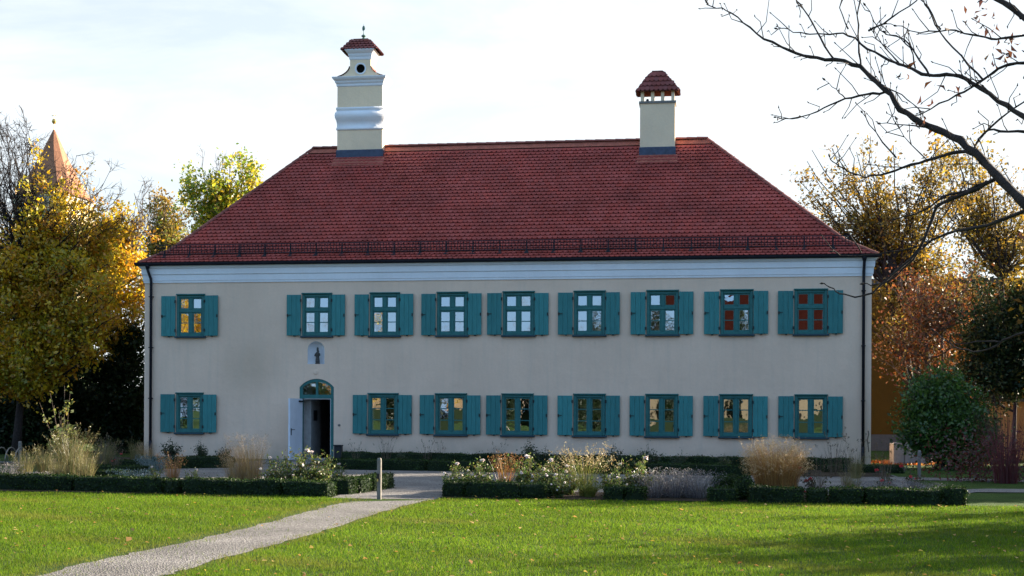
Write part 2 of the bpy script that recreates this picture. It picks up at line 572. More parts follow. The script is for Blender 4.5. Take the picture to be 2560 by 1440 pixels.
# ================================================================== GROUND
def poly_sheet(name, pts, z, m, kind='structure', parent=None):
    o = MB().add([(x, y, z) for x, y in pts], [tuple(range(len(pts)))]).build(name, m, parent)
    return tag(o, kind=kind)
def strip_sheet(name, Lpts, Rpts, z, m):
    b = MB()
    n = len(Lpts)
    b.add([(x, y, z) for x, y in Lpts] + [(x, y, z) for x, y in Rpts], [(i, n + i, n + i + 1, i + 1) for i in range(n - 1)])
    return tag(b.build(name, m), kind='structure')
poly_sheet('ground', [(-900, -900), (900, -900), (900, 900), (-900, 900)], 0.0, M['turf'])
poly_sheet('lawn', [(-40, -46), (40, -46), (40, -18.9), (5.2, -18.9), (-40, -18.6)], 0.004, M['turf'])
poly_sheet('gravel_court', [(-17.5, -16.2), (-7.2, -15.8), (-6.9, -19.3), (-4.9, -19.3), (-4.6, -16.5), (5.4, -16.0), (5.4, -7.0), (-5, -5.2), (-12.2, -4.0), (-12.2, -0.02), (-14.6, -0.02), (-14.6, -4.5), (-17.5, -5.5)], 0.008, M['gravel'])
# the path that leaves the court and crosses the lawn
pl = [G(*q) for q in ((880, 1256), (838, 1262), (780, 1279), (700, 1300), (600, 1325), (480, 1355), (330, 1385), (200, 1412), (100, 1440))] + [Vector((-6.9, -32.5, 0)), Vector((-7.6, -36, 0)), Vector((-8.2, -46, 0))]
pr = [G(*q) for q in ((1070, 1252), (1000, 1268), (930, 1290), (850, 1315), (760, 1343), (660, 1370), (560, 1395), (480, 1420), (425, 1440))] + [Vector((-5.9, -32.5, 0)), Vector((-6.5, -36, 0)), Vector((-7, -46, 0))]
def wob(pts, a, seed):
    r_ = random.Random(seed)
    o = []
    for i in range(len(pts) - 1):
        for k in range(6):
            t = k / 6
            p = pts[i].lerp(pts[i + 1], t)
            o.append((p.x + r_.uniform(-a, a), p.y + r_.uniform(-a, a)))
    o.append((pts[-1].x, pts[-1].y))
    return o
PL, PR = wob(pl, 0.05, 1), wob(pr, 0.05, 2)
strip_sheet('path', PL, PR, 0.012, M['gravel'])
side = [(G(2210, 1180), G(2560, 1186)), (G(2350, 1210), G(2600, 1226))]
poly_sheet('side_path', [(5.4, -9.6), (7.0, -9.7), (16, -11.5), (16, -10.4), (7, -8.4), (5.4, -8.0)], 0.012, M['gravel'])
poly_sheet('park_path', [(4.6, -16.6), (6.0, -14.6), (16, -13.6), (16, -12.6), (6.5, -13.2), (4.6, -14.5)], 0.016, M['gravel'])
poly_sheet('bed_soil_front_a', [(-40, -18.55), (-7.05, -18.75), (-6.65, -16.0), (-40, -15.9)], 0.012, M['soil']).name = 'bed_soil'
poly_sheet('bed_soil', [(-4.9, -18.7), (5.0, -18.75), (5.0, -16.2), (-4.5, -16.4)], 0.012, M['soil'])
poly_sheet('bed_soil', [(-12.0, -5.3), (2.5, -8.4), (5.3, -8.0), (5.3, -0.05), (-12.0, -0.05)], 0.016, M['soil'])
poly_sheet('bed_soil', [(-21.5, -6.2), (-15.0, -5.2), (-15.0, -0.05), (-21.5, -0.05)], 0.016, M['soil'])

# ================================================================== HOUSE
HX0, HX1, DEPTH = -19.35, 5.74, 10.4
house = thing('manor_house', ((HX0 + HX1) / 2, 5.2, 0), 'long cream two-storey house with red hipped roof, two chimneys and teal shutters', 'house')
WALL_T, TOPZ = 0.45, 6.9
up_x = [(-18.14, -17.11), (-13.55, -12.49), (-11.12, -10.07), (-8.76, -7.69), (-6.47, -5.39), (-4.04, -2.98), (-1.59, -0.53), (0.85, 1.92), (3.26, 4.33)]
lo_x = [(-18.15, -17.15), (-11.17, -10.11), (-8.80, -7.71), (-6.49, -5.41), (-4.04, -2.96), (-1.61, -0.53), (0.84, 1.92), (3.29, 4.34)]
UZ, LZ = (4.25, 5.81), (0.85, 2.33)
ND = (P(769, 910, 0).x, P(811, 910, 0).x, P(790, 910, 0).z, P(790, 853, 0).z)        # niche x0,x1,z0,z1
DD = (P(748, 1100, 0).x, P(834, 1100, 0).x, 0.0, P(790, 947, 0).z, P(750, 968, 0).z)   # door x0,x1,z0,apex,spring
E_ = 0.012   # openings a little smaller than the frames that cover them
open_ = [(a + 0.05, b - 0.05, UZ[0] + 0.05, UZ[1] - 0.05) for a, b in up_x] + [(a + 0.05, b - 0.05, LZ[0] + 0.05, LZ[1] - 0.05) for a, b in lo_x]
open_ += [(ND[0], ND[1], ND[2], ND[3]), (DD[0], DD[1], DD[2], DD[3])]
def arc_pts(x0, x1, zs, za, n=12):
    """segmental or round arch from (x0,zs) over (xm,za) to (x1,zs)"""
    w, h = (x1 - x0) / 2, za - zs
    r = (w * w + h * h) / (2 * h)
    cx, cz = (x0 + x1) / 2, za - r
    a0 = math.atan2(zs - cz, x0 - cx)
    a1 = math.atan2(zs - cz, x1 - cx)
    return [(cx + r * math.cos(a0 + (a1 - a0) * i / n), cz + r * math.sin(a0 + (a1 - a0) * i / n)) for i in range(n + 1)]
def front_wall():
    b = MB()
    xs = sorted({HX0, HX1} | {o[0] for o in open_} | {o[1] for o in open_})
    zs = sorted({-0.3, TOPZ} | {o[2] for o in open_} | {o[3] for o in open_})
    idx = {}
    def vi(x, z):
        k = (round(x, 4), round(z, 4))
        if k not in idx:
            idx[k] = len(b.v)
            b.v.append((x, 0.0, z))
        return idx[k]
    for i in range(len(xs) - 1):
        for j in range(len(zs) - 1):
            cx, cz = (xs[i] + xs[i + 1]) / 2, (zs[j] + zs[j + 1]) / 2
            if any(o[0] < cx < o[1] and o[2] < cz < o[3] for o in open_): continue
            b.f.append([vi(xs[i], zs[j]), vi(xs[i + 1], zs[j]), vi(xs[i + 1], zs[j + 1]), vi(xs[i], zs[j + 1])])
            b.m.append(0); b.t.append(None)
    for k, (x0, x1, z0, z1) in enumerate(open_):
        T = WALL_T
        if k == len(open_) - 2: T = 0.0
        if T:
            if k == len(open_) - 1: zt = DD[4]
            else: zt = z1
            b.add([(x0, 0, z0), (x0, T, z0), (x0, T, zt), (x0, 0, zt)], [(0, 1, 2, 3)])
            b.add([(x1, 0, z0), (x1, T, z0), (x1, T, zt), (x1, 0, zt)], [(3, 2, 1, 0)])
            if k != len(open_) - 1:
                b.add([(x0, 0, z1), (x0, T, z1), (x1, T, z1), (x1, 0, z1)], [(0, 1, 2, 3)])
            b.add([(x0, 0, z0), (x0, T, z0), (x1, T, z0), (x1, 0, z0)], [(3, 2, 1, 0)])
    # spandrels over the arched openings
    for (x0, x1, zs_, za, T) in ((DD[0], DD[1], DD[4], DD[3], WALL_T), (ND[0], ND[1], ND[3] - (ND[1] - ND[0]) / 2, ND[3], 0.0)):
        a = arc_pts(x0, x1, zs_, za, 14)
        h = len(a) // 2
        b.add([(x0, 0, za)] + [(x, 0, z) for x, z in a[:h + 1]], [tuple(range(h + 2))])
        b.add([(x1, 0, za)] + [(x, 0, z) for x, z in a[h:][::-1]], [tuple(range(len(a) - h, -1, -1))])
        if T:
            n = len(a)
            b.add([(x, 0, z) for x, z in a] + [(x, T, z) for x, z in a], [(i, i + n, i + n + 1, i + 1) for i in range(n - 1)])
    # side and back walls
    b.add([(HX0, 0, -.3), (HX0, DEPTH, -.3), (HX0, DEPTH, TOPZ), (HX0, 0, TOPZ)], [(3, 2, 1, 0)])
    b.add([(HX1, 0, -.3), (HX1, DEPTH, -.3), (HX1, DEPTH, TOPZ), (HX1, 0, TOPZ)], [(0, 1, 2, 3)])
    b.add([(HX0, DEPTH, -.3), (HX1, DEPTH, -.3), (HX1, DEPTH, TOPZ), (HX0, DEPTH, TOPZ)], [(3, 2, 1, 0)])
    return b.build('wall', M['plaster'], house)
front_wall()
# rooms behind the windows
b = MB()
def room(x0, x1, z0, z1):
    y0, y1 = WALL_T, 6.0
    b.add([(x0, y1, z0), (x1, y1, z0), (x1, y1, z1), (x0, y1, z1)], [(0, 1, 2, 3)])
    b.add([(x0, y0, z0), (x0, y1, z0), (x0, y1, z1), (x0, y0, z1)], [(0, 1, 2, 3)])
    b.add([(x1, y0, z0), (x1, y1, z0), (x1, y1, z1), (x1, y0, z1)], [(3, 2, 1, 0)])
    b.add([(x0, y0, z1), (x1, y0, z1), (x1, y1, z1), (x0, y1, z1)], [(0, 1, 2, 3)])
    b.add([(x0, y0, z0), (x1, y0, z0), (x1, y1, z0), (x0, y1, z0)], [(3, 2, 1, 0)], 1)
for x0, x1 in ((-19.2, -14.2), (-11.9, -7.1), (-7.0, -2.1), (-2.0, 5.6)): room(x0, x1, 0.05, 3.1)
for x0, x1 in ((-19.2, -14.9), (-14.8, -9.5), (-9.4, -4.8), (-4.7, -0.1), (0.0, 5.6)): room(x0, x1, 3.4, 6.8)
room(-14.1, -12.0, 0.02, 3.2)
b.build('interior', [M['inner'], M['floor']], house)
# cornice: stepped white moulding
cb = MB()
cz = [P(1280, y, 0).z for y in (699, 694, 679, 677, 662, 659, 650)]
prof = [(0.002, cz[0]), (0.03, cz[0]), (0.035, cz[1]), (0.05, cz[1] + .01), (0.06, cz[2]), (0.09, cz[3]), (0.10, cz[4] - .02), (0.14, cz[4] + .02), (0.15, cz[5]), (0.19, cz[5] + .04), (0.2, 6.90), (0.0, 6.92)]
cb.ring(prof, HX0, HX1, 0, DEPTH)
cb.build('cornice', M['white'], house)

# ------------------------------------------------------------------ windows
def window(x0, x1, z0, z1, upper):
    w = MB()
    fr, yf = 0.10, -0.035
    w.bevbox(x0, x0 + fr, yf, 0.10, z0 + .06, z1 - .05, 0.012)
    w.bevbox(x1 - fr, x1, yf, 0.10, z0 + .06, z1 - .05, 0.012)
    w.bevbox(x0 + fr, x1 - fr, yf + .004, 0.10, z1 - .14, z1 - .05, 0.012)
    w.bevbox(x0 + fr, x1 - fr, yf + .004, 0.10, z0 + .06, z0 + .16, 0.012)
    # drip moulding on top
    w.bevbox(x0 - .015, x1 + .015, yf - .05, 0.05, z1 - .05, z1, 0.015)
    frame = w.build('window', M['teal_frame'], house)
    s = MB()
    s.bevbox(x0 - .05, x1 + .05, yf - .09, 0.05, z0, z0 + .06, 0.012)
    s.build('sill', M['sill'], frame)
    # sashes
    h = MB()
    xm = (x0 + x1) / 2
    ys = 0.0
    zb, zt = z0 + .16, z1 - .14
    xa, xb = x0 + fr, x1 - fr
    st, br = 0.045, 0.03
    panes = []
    if upper:
        zc = z1 - 0.60
        h.bevbox(xa, xb, ys - .015, ys + .05, zc - .055, zc + .055, 0.012)
        levels = [(zb, zc - .055, 1), (zc + .055, zt, 0)]
    else:
        levels = [(zb, zt, 2)]
    for za, zd, nb in levels:
        h.bevbox(xm - .055, xm + .055, ys - .01, ys + .05, za, zd, 0.012)
        for (p, q) in ((xa, xm - .055), (xm + .055, xb)):
            h.box(p, p + st, ys + .008, ys + .045, za, zd)
            h.box(q - st, q, ys + .008, ys + .045, za, zd)
            h.box(p + st, q - st, ys + .008, ys + .045, zd - st, zd)
            h.box(p + st, q - st, ys + .008, ys + .045, za, za + st)
            for i in range(nb):
                zz = za + (zd - za) * (i + 1) / (nb + 1)
                h.box(p + st, q - st, ys + .012, ys + .04, zz - br / 2, zz + br / 2)
            panes.append((p + st, q - st, za + st, zd - st))
    h.build('sash', M['teal_frame'], frame)
    # inner casement, painted white
    ic = MB()
    ic.box(xm - .05, xm + .05, .20, .24, zb, zt)
    ic.box(xa, xa + .05, .20, .24, zb, zt)
    ic.box(xb - .05, xb, .20, .24, zb, zt)
    ic.build('inner_casement', M['white'], frame)
    for (p, q, a, c) in panes:
        t = random.uniform(-.006, .006)
        t2 = random.uniform(-.004, .004)
        MB().add([(p, ys + .026 + t, a), (q, ys + .026 - t, a), (q, ys + .026 - t + t2, c), (p, ys + .026 + t + t2, c)], [(0, 1, 2, 3)]).build('pane', M['glass'], frame)
def shutter(x0, x1, z0, z1, hinge_right):
    """boards hung flat against the wall"""
    s = MB()
    n = 3
    y1 = -0.045
    bw = (x1 - x0) / n
    for i in range(n):
        s.bevbox(x0 + i * bw + (0.002 if i else 0), x0 + (i + 1) * bw - 0.002, y1 - .034, y1, z0, z1, 0.004)
    s.box(x0 + .02, x1 - .02, y1 + .001, y1 + .02, z0 + .15, z0 + .25)
    s.box(x0 + .02, x1 - .02, y1 + .001, y1 + .02, z1 - .25, z1 - .15)
    tilt = random.uniform(0, .05)
    hx_ = x1 if hinge_right else x0
    s.v = [(x, y - abs(x - hx_) * tilt, z + (x - hx_) * random.choice((-1, 1)) * 0) for x, y, z in s.v]
    o = s.build('shutter', M['teal'], house)
    hx = x1 if hinge_right else x0
    for zz in (z0 + .2, z1 - .2):
        g = MB()
        g.box(hx - .025, hx + .025, y1 - .055, y1 - .036, zz - .05, zz + .05)
        g.build('hinge', M['iron'], o)
    c = MB()
    fx = x0 + .03 if hinge_right else x1 - .03
    y1 -= tilt * (x1 - x0) * .95
    c.box(fx - .02, fx + .02, y1 - .06, y1 - .036, (z0 + z1) / 2 - .06, (z0 + z1) / 2 + .04)
    if hinge_right:
        c.box(fx - .03, fx + .13, y1 - .0605, y1 - .055, (z0 + z1) / 2 - .01, (z0 + z1) / 2 + .012)
    c.build('latch', M['iron'], o)
    mx_ = (x0 + x1) / 2 + .02
    k_ = MB()
    k_.box(mx_ - .03, mx_ + .03, y1 - .06, y1 + .04, z0 - .035, z0 - .002)
    k_.build('shutter_catch', M['iron'], o)
for row, (z0, z1), upper in ((up_x, UZ, True), (lo_x, LZ, False)):
    for (x0, x1) in row:
        window(x0, x1, z0, z1, upper)
        lw = 0.52 if x0 < -17 else 0.50
        gap = 0.035
        zs0, zs1 = z0 + .07, z1 - .07
        k = random.uniform(-.006, .006)
        shutter(x0 - gap - lw, x0 - gap, zs0 + k, zs1 + k, True)
        shutter(x1 + .012, x1 + .012 + lw - .02, zs0 - k, zs1 - k, False)

# ------------------------------------------------------------------ doorway
def doorway():
    x0, x1, _, za, zs = DD
    zt = P(790, 996, 0).z
    b = MB()
    fw = .11
    yf = 0.02
    b.box(x0, x0 + fw, yf, yf + .12, 0, zs)
    b.box(x1 - fw, x1, yf, yf + .12, 0, zs)
    b.box(x0 + fw, x1 - fw, yf + .004, yf + .12, zt, zt + .13)
    o, i = arc_pts(x0, x1, zs, za, 14), arc_pts(x0 + fw, x1 - fw, zs, za - .11, 14)
    n = len(o)
    b.add([(x, yf + .002, z) for x, z in o] + [(x, yf + .002, z) for x, z in i], [(k, k + 1, n + k + 1, n + k) for k in range(n - 1)])
    b.add([(x, yf + .002, z) for x, z in i] + [(x, yf + .12, z) for x, z in i], [(k, k + 1, n + k + 1, n + k) for k in range(n - 1)])
    xm = (x0 + x1) / 2
    b.box(xm - .035, xm + .035, yf + .006, yf + .1, zt + .13, za - .10)
    f = b.build('door_frame', M['teal_frame'], house)
    i2 = arc_pts(x0 + fw, x1 - fw, zs, za - .11, 14)
    for lo, hi in ((0, 7), (7, 14)):
        seg = i2[lo:hi + 1]
        xa, xb = (seg[0][0], xm - .035) if lo == 0 else (xm + .035, seg[-1][0])
        seg = [(min(max(x, xa), xb), z) for x, z in seg]
        pts = [(xa, zt + .13)] + seg + [(xb, zt + .13)]
        MB().add([(x, yf + .06, z) for x, z in pts], [tuple(range(len(pts) - 1, -1, -1))]).build('pane', M['glass'], f)
    w = MB()
    w.box(x1 - fw - .025, x1 - fw, yf + .03, yf + .12, 0.02, zt)
    w.box(x0 + fw + .02, x1 - fw - .025, yf + .05, yf + .12, zt - .03, zt)
    w.build('inner_jamb', M['white'], f)
    # open leaf
    leaf = MB()
    h = Vector((x0 + fw, yf))
    tip = P(725, 1100, -0.93)
    d = Vector((tip.x - h.x, -0.95 - h.y)).normalized()
    nrm = Vector((-d.y, d.x))
    if nrm.x < 0: nrm = -nrm
    Ld, th = 0.98, .06
    ztop = 2.12
    q = [h, h + d * Ld, h + d * Ld - nrm * th, h - nrm * th]
    leaf.add([(p.x, p.y, z) for z in (.02, ztop) for p in q], [(0, 3, 2, 1), (4, 5, 6, 7), (0, 1, 5, 4), (1, 2, 6, 5), (2, 3, 7, 6), (3, 0, 4, 7)])
    lo = leaf.build('door_leaf', M['door'], house)
    hb = MB()
    c = h + d * (Ld - .09) + nrm * .03
    hb.tube([(c.x, c.y, 1.05), (c.x + nrm.x * .04, c.y + nrm.y * .04, 1.05), (c.x + nrm.x * .04 - d.x * .14, c.y + nrm.y * .04 - d.y * .14, 1.05)], .012, 6)
    c0 = h + d * (Ld - .09) + nrm * .006
    hb.box(c0.x - .008, c0.x + .012, c0.y - .02, c0.y + .02, .86, 1.1)
    hb.build('handle', M['iron'], lo)
    cb_ = MB()
    c1, c2 = h + d * .05 + nrm * .03, h + d * .32 + nrm * .03
    cb_.tube([(c1.x, c1.y, ztop - .09), (c2.x, c2.y, ztop - .09)], .03, 6)
    cb_.build('door_closer', M['iron'], lo)
    # hall: side wall, picture, step
    hw = MB()
    hw.box(x0 + .0, x0 + .28, WALL_T + .02, 1.6, .03, 2.9)
    hall = hw.build('hall_wall', M['inner'], house)
    pf = MB()
    px = x0 + .285
    pf.box(px, px + .02, 0.75, 1.15, 1.35, 1.72)
    pf.build('picture_frame', M['iron'], hall)
    st = MB()
    st.bevbox(x0 - .1, x1 + .1, -.42, -.002, 0, .06, .01)
    st.build('door_step', M['concrete'], house)
doorway()
bell = MB()
bp_ = P(848, 1063, 0)
bell.lathe([(.045, 0), (.045, .02), (.03, .035), (0.001, .04)], (0, 0, 0), 10)
bell.v = [(bp_.x + x, -z, bp_.z + y) for x, y, z in bell.v]
bell.build('doorbell', M['steel'], house)
bb = MB()
rp = P(789, 930, 0)
bb.lathe([(.09, 0), (.09, .012), (.06, .02), (.001, .021)], (0, 0, 0), 14)
bb.v = [(rp.x + x, -z, rp.z + y) for x, y, z in bb.v]
bb.build('plaster_rosette', M['plaster'], house)
vb = MB()
v0, v1 = P(882, 1136, 0), P(924, 1152, 0)
vb.box(v0.x, v1.x, -.03, .01, v1.z, v0.z)
for i in range(5):
    xx = v0.x + (v1.x - v0.x) * (i + .5) / 5
    vb.box(xx - .01, xx + .01, -.045, -.031, v1.z + .02, v0.z - .02)
vb.build('cellar_grate', M['iron'], house)
# niche
x0, x1, z0, z1 = ND
nb = MB()
zs = z1 - (x1 - x0) / 2
a = [(x0, z0)] + arc_pts(x0, x1, zs, z1, 14) + [(x1, z0)]
def npt(x, z, t):
    # half-round plan: depth grows towards the middle
    xm, w = (x0 + x1) / 2, (x1 - x0) / 2
    return xm + (x - xm) * math.cos(t * 1.45), .32 * math.sin(t * 1.45)
rows = []
N = 7
for k in range(N + 1):
    t = k / N
    r_ = []
    for x, z in a:
        xm = (x0 + x1) / 2
        zz = z if z <= zs else zs + (z - zs) * math.cos(t * 1.45)
        xx, yy = npt(x, z, t)
        r_.append((xx, yy, zz))
    rows.append(r_)
n = len(a)
vs = [p for r_ in rows for p in r_]
fs = [(i * n + j, i * n + j + 1, (i + 1) * n + j + 1, (i + 1) * n + j) for i in range(N) for j in range(n - 1)]
fs += [(i * n, (i + 1) * n, (i + 1) * n + n - 1, i * n + n - 1) for i in range(N)]
fs.append(tuple(N * n + j for j in range(n)))
nb.add(vs, fs)
nb.build('niche', M['white'], house)
# the little statue that stands in it
sp_ = Vector((P(794, 908, .12).x, .12, z0 + .004))
st = MB()
st.lathe([(.085, 0), (.09, .03), (.075, .05), (.06, .055)], sp_, 14)
st.lathe([(.075, .055), (.08, .1), (.066, .2), (.062, .26), (.078, .33), (.074, .38), (.04, .42), (.026, .435), (.034, .455), (.042, .49), (.034, .525), (.03, .53), (.042, .56), (.02, .575), (.004, .6)], sp_, 14, 1, .8)
st.tube([sp_ + Vector((-.07, -.01, .36)), sp_ + Vector((-.085, -.05, .29)), sp_ + Vector((-.03, -.085, .27))], [.028, .025, .018], 7)
st.tube([sp_ + Vector((.07, -.01, .36)), sp_ + Vector((.085, -.05, .3)), sp_ + Vector((.05, -.085, .31))], [.028, .025, .018], 7)
st.lathe([(.02, 0), (.035, .04), (.03, .09), (.014, .105), (.026, .13), (.018, .16), (.003, .17)], sp_ + Vector((.055, -.075, .3)), 9)
so = st.build('statue', M['bronze'], None, True)
tag(so, 'small dark robed statue holding a child, standing in the arched white wall niche', 'statue')

# ------------------------------------------------------------------ roof
OV = 0.17
EX0, EX1, EY0, EY1 = HX0 - OV, HX1 + OV, -OV, DEPTH + OV
RIDGE_Y = DEPTH / 2
DM = RIDGE_Y - EY0
RX0, RX1 = -14.78, 0.434
ZE, ZK, DK, ZR = 6.90, 7.46, 0.90, 11.94
def rz(d): return ZE + (ZK - ZE) * d / DK if d < DK else ZK + (ZR - ZK) * (d - DK) / (DM - DK)
def xl(d): return EX0 + (RX0 - EX0) * d / DM
def xr(d): return EX1 + (RX1 - EX1) * d / DM
rb = MB()
for ds in ((0, DK), (DK, DM)):
    da, db_ = ds
    za, zb_ = rz(da) - .03, rz(db_) - .03
    A = [(xl(da), EY0 + da, za), (xr(da), EY0 + da, za), (xr(da), EY1 - da, za), (xl(da), EY1 - da, za)]
    B = [(xl(db_), EY0 + db_, zb_), (xr(db_), EY0 + db_, zb_), (xr(db_), EY1 - db_, zb_), (xl(db_), EY1 - db_, zb_)]
    for k in range(4):
        l = (k + 1) % 4
        if db_ == DM and k in (1, 3):
            rb.add([A[k], A[l], B[k]], [(0, 1, 2)])
        else:
            rb.add([A[k], A[l], B[l], B[k]], [(0, 1, 2, 3)])
z_ = ZE - .03
rb.add([(EX0, EY0, z_), (EX1, EY0, z_), (EX1, EY1, z_), (EX0, EY1, z_)], [(3, 2, 1, 0)])
roof = rb.build('roof', M['tile_base'], house)
# tiles: one plate per tile, rounded at its lower end
EXPO, TW = 0.20, 0.178
SL = math.hypot(DK, ZK - ZE)
SM = math.hypot(DM - DK, ZR - ZK)
def d_at(s): return DK * s / SL if s < SL else DK + (DM - DK) * (s - SL) / SM
def plates(mb, place, nrm, smax, lo, hi, s_off=0.0, expo=EXPO, tw=TW, base=(0.255, 0.043, 0.034), rnd=random):
    """place(a, s) -> point on the slope; lo/hi(s) -> limits along a"""
    rows = int(smax / expo)
    for r_ in range(rows):
        s0 = r_ * expo + s_off
        s1 = min(s0 + expo * 1.12, smax)
        off = (r_ % 2) * tw / 2
        a = math.floor((lo(s0) - off) / tw) * tw + off
        while a < hi(s0):
            m0, m1 = max(a, lo(s0), lo(s0)), min(a + tw, hi(s0))
            if m1 - m0 > .03:
                N_ = nrm(s0 + expo * .5)
                jit = rnd.uniform(-.004, .006)
                up = .042 + jit
                g = .0015
                bot = [(m0 + g, s0 + .075), (m0 + (m1 - m0) * .12, s0 + .032), (m0 + (m1 - m0) * .32, s0 + .004), ((m0 + m1) / 2, s0 - .003), (m0 + (m1 - m0) * .68, s0 + .004), (m0 + (m1 - m0) * .88, s0 + .032), (m1 - g, s0 + .075)]
                sk = rnd.uniform(-.006, .006)
                lowp = [place(p, q + sk) + N_ * up for p, q in bot]
                und = [place(p, q + sk) + N_ * (up - .036) for p, q in bot]
                tl, tr_ = place(max(m0 + g, lo(s1)), s1) + N_ * .004, place(min(m1 - g, hi(s1)), s1) + N_ * .004
                t = rnd.gauss(1, .05)
                w = rnd.random()
                c = (base[0] * t, base[1] * t * (0.9 + .3 * w), base[2] * t * (0.85 + .45 * w))
                vs = [tl] + lowp + [tr_] + und
                fs = [tuple(range(9))] + [(1 + i, 9 + i, 10 + i, 2 + i) for i in range(6)]
                mb.add(vs, fs, 0, c)
            a += tw
fn1, fn2 = Vector((0, -(ZK - ZE), DK)).normalized(), Vector((0, -(ZR - ZK), DM - DK)).normalized()
tb = MB()
def pf_(a, s):
    d = d_at(s)
    return Vector((a, EY0 + d, rz(d)))
plates(tb, pf_, lambda s: fn1 if s < SL else fn2, SL + SM - .33, lambda s: xl(d_at(s)) - .02, lambda s: xr(d_at(s)) + .02)
# end slopes
for sgn, X0_, run in ((1, EX1, EX1 - RX1), (-1, EX0, RX0 - EX0)):
    n1 = Vector((sgn * (ZK - ZE), 0, DK * run / DM)).normalized()
    n2 = Vector((sgn * (ZR - ZK), 0, (DM - DK) * run / DM)).normalized()
    def ps(a, s, sgn=sgn, X0_=X0_, run=run):
        d = d_at(s)
        return Vector((X0_ - sgn * run * d / DM, a, rz(d)))
    plates(tb, ps, lambda s, n1=n1, n2=n2: n1 if s < SL else n2, SL + SM - .2, lambda s: EY0 + d_at(s), lambda s: EY1 - d_at(s))
tb.build('tiles', M['tile'], roof)
# plain strip below the ridge and half-round ridge and hip tiles
ps_ = MB()
dd0 = d_at(SL + SM - .36)
ps_.add([(xl(dd0) + .1, EY0 + dd0 - .01, rz(dd0) + .035), (xr(dd0) - .1, EY0 + dd0 - .01, rz(dd0) + .035), (RX1 - .02, RIDGE_Y, ZR + .03), (RX0 + .02, RIDGE_Y, ZR + .03)], [(0, 1, 2, 3)])
ps_.build('ridge_strip', M['tile_plain'], roof)
rt = MB()
def caps(p0, p1, seg=.38, r=.10):
    p0, p1 = Vector(p0), Vector(p1)
    Lc = (p1 - p0).length
    d = (p1 - p0) / Lc
    side_ = d.cross(Vector((0, 0, 1))).normalized()
    up = side_.cross(d).normalized()
    n = max(1, int(Lc / seg))
    for i in range(n):
        a = p0 + d * (Lc * i / n)
        c = p0 + d * (Lc * (i + 1) / n + .03)
        ra, rc_ = r * 1.16, r * .96
        vs = []
        for q, rr in ((a, ra), (c, rc_)):
            for k in range(7):
                th = math.pi * k / 6
                vs.append(q + side_ * rr * math.cos(th) + up * (rr * .8 * math.sin(th) - .02))
        t = random.gauss(1, .12)
        rt.add(vs, [(k, k + 1, 8 + k, 7 + k) for k in range(6)] + [tuple(range(7))], 0, (.20 * t, .062 * t, .05 * t))
caps((RX0, RIDGE_Y, ZR + .03), (RX1, RIDGE_Y, ZR + .03))
for ex, rx in ((EX0, RX0), (EX1, RX1)):
    for ey, sg in ((EY0, 1), (EY1, -1)):
        k = DK / DM
        mid = (ex + (rx - ex) * k, ey + sg * DK, ZK + .02)
        caps((ex, ey, ZE + .02), mid, .36, .085)
        caps(mid, (rx, RIDGE_Y, ZR + .02), .36, .085)
rt.build('ridge_tiles', M['tile'], roof)
# gutter: half-round, all round the eaves
gb = MB()
gp = [(OV - .02 + .065 + .075 * math.cos(t), ZE - .01 + .10 * math.sin(t)) for t in [math.pi + math.pi * i / 8 for i in range(9)]]
gp = [(OV - .02, ZE + .02)] + gp + [(OV + .135, ZE + .012), (OV + .12, ZE)]
gb.ring(gp, HX0, HX1, 0, DEPTH)
gb.ring([(OV - .02, ZE - .12), (OV - .02, ZE + .03)], HX0, HX1, 0, DEPTH)
gb.build('gutter', M['gutter'], house)
for px_, nm in ((376.5, 'l'), (2158.5, 'r')):
    x = P(px_, 900, -.1).x
    p = MB()
    sx_ = -.06 if nm == 'l' else 0.0
    pts = [(x + sx_ * 1.2, -.24, ZE - .08), (x + sx_ * 1.2, -.24, ZE - .22), (x + sx_, -.21, ZE - .30), (x, -.12, ZE - .55), (x, -.09, ZE - .68), (x, -.09, .6)]
    p.tube(pts, .05, 10)
    p.tube([(x, -.09, .62), (x, -.09, -.02)], .058, 10)
    p.lathe([(.05, 0), (.085, .1), (.09, .12)], (x + sx_ * 1.2, -.24, ZE - .22), 10)
    for z in (5.7, 3.9, 2.1):
        p.box(x - .065, x + .065, -.15, 0, z, z + .03)
    p.build('downpipe', M['gutter'], house, True)
# cable beside the right pipe
c = MB()
q = [P(2170, y, -.03) for y in (1077, 1085, 1100, 1112, 1130)]
q = [v + Vector((.03 * math.sin(i * 2.1), 0, 0)) for i, v in enumerate(q)]
c.tube(q, .012, 5)
c.build('earth_cable', M['iron'], house)
# snow guard
sg = MB()
yg = EY0 + .42
zb_, zt_ = rz(.42) + .10, rz(.42) + .42
gx0, gx1 = EX0 + .5, EX1 - .75
for k in range(4):
    z = zb_ + (zt_ - zb_) * k / 3
    sg.box(gx0, gx1, yg - .008, yg + .006, z - (.016 if k in (0, 3) else .008), z + (.016 if k in (0, 3) else .008))
x = gx0
i = 0
while x < gx1:
    sg.box(x - .009, x + .009, yg - .0125, yg - .0085, zb_, zt_)
    x += .105
x = gx0 + .3
while x < gx1:
    sg.box(x - .02, x + .02, yg + .007, yg + .03, rz(.42) - .02, zt_ - .02)
    sg.add([(x - .09, EY0 + .28, rz(.28) + .045), (x + .09, EY0 + .28, rz(.28) + .045), (x + .02, EY0 + .5, rz(.5) + .06), (x - .02, EY0 + .5, rz(.5) + .06)], [(0, 1, 2, 3)])
    sg.add([(x - .012, EY0 + .28, rz(.28) + .05), (x + .012, EY0 + .28, rz(.28) + .05), (x + .012, yg + .03, zt_ - .1), (x - .012, yg + .03, zt_ - .1)], [(0, 1, 2, 3)])
    x += .93
sg.build('snow_guard', M['gutter'], roof)

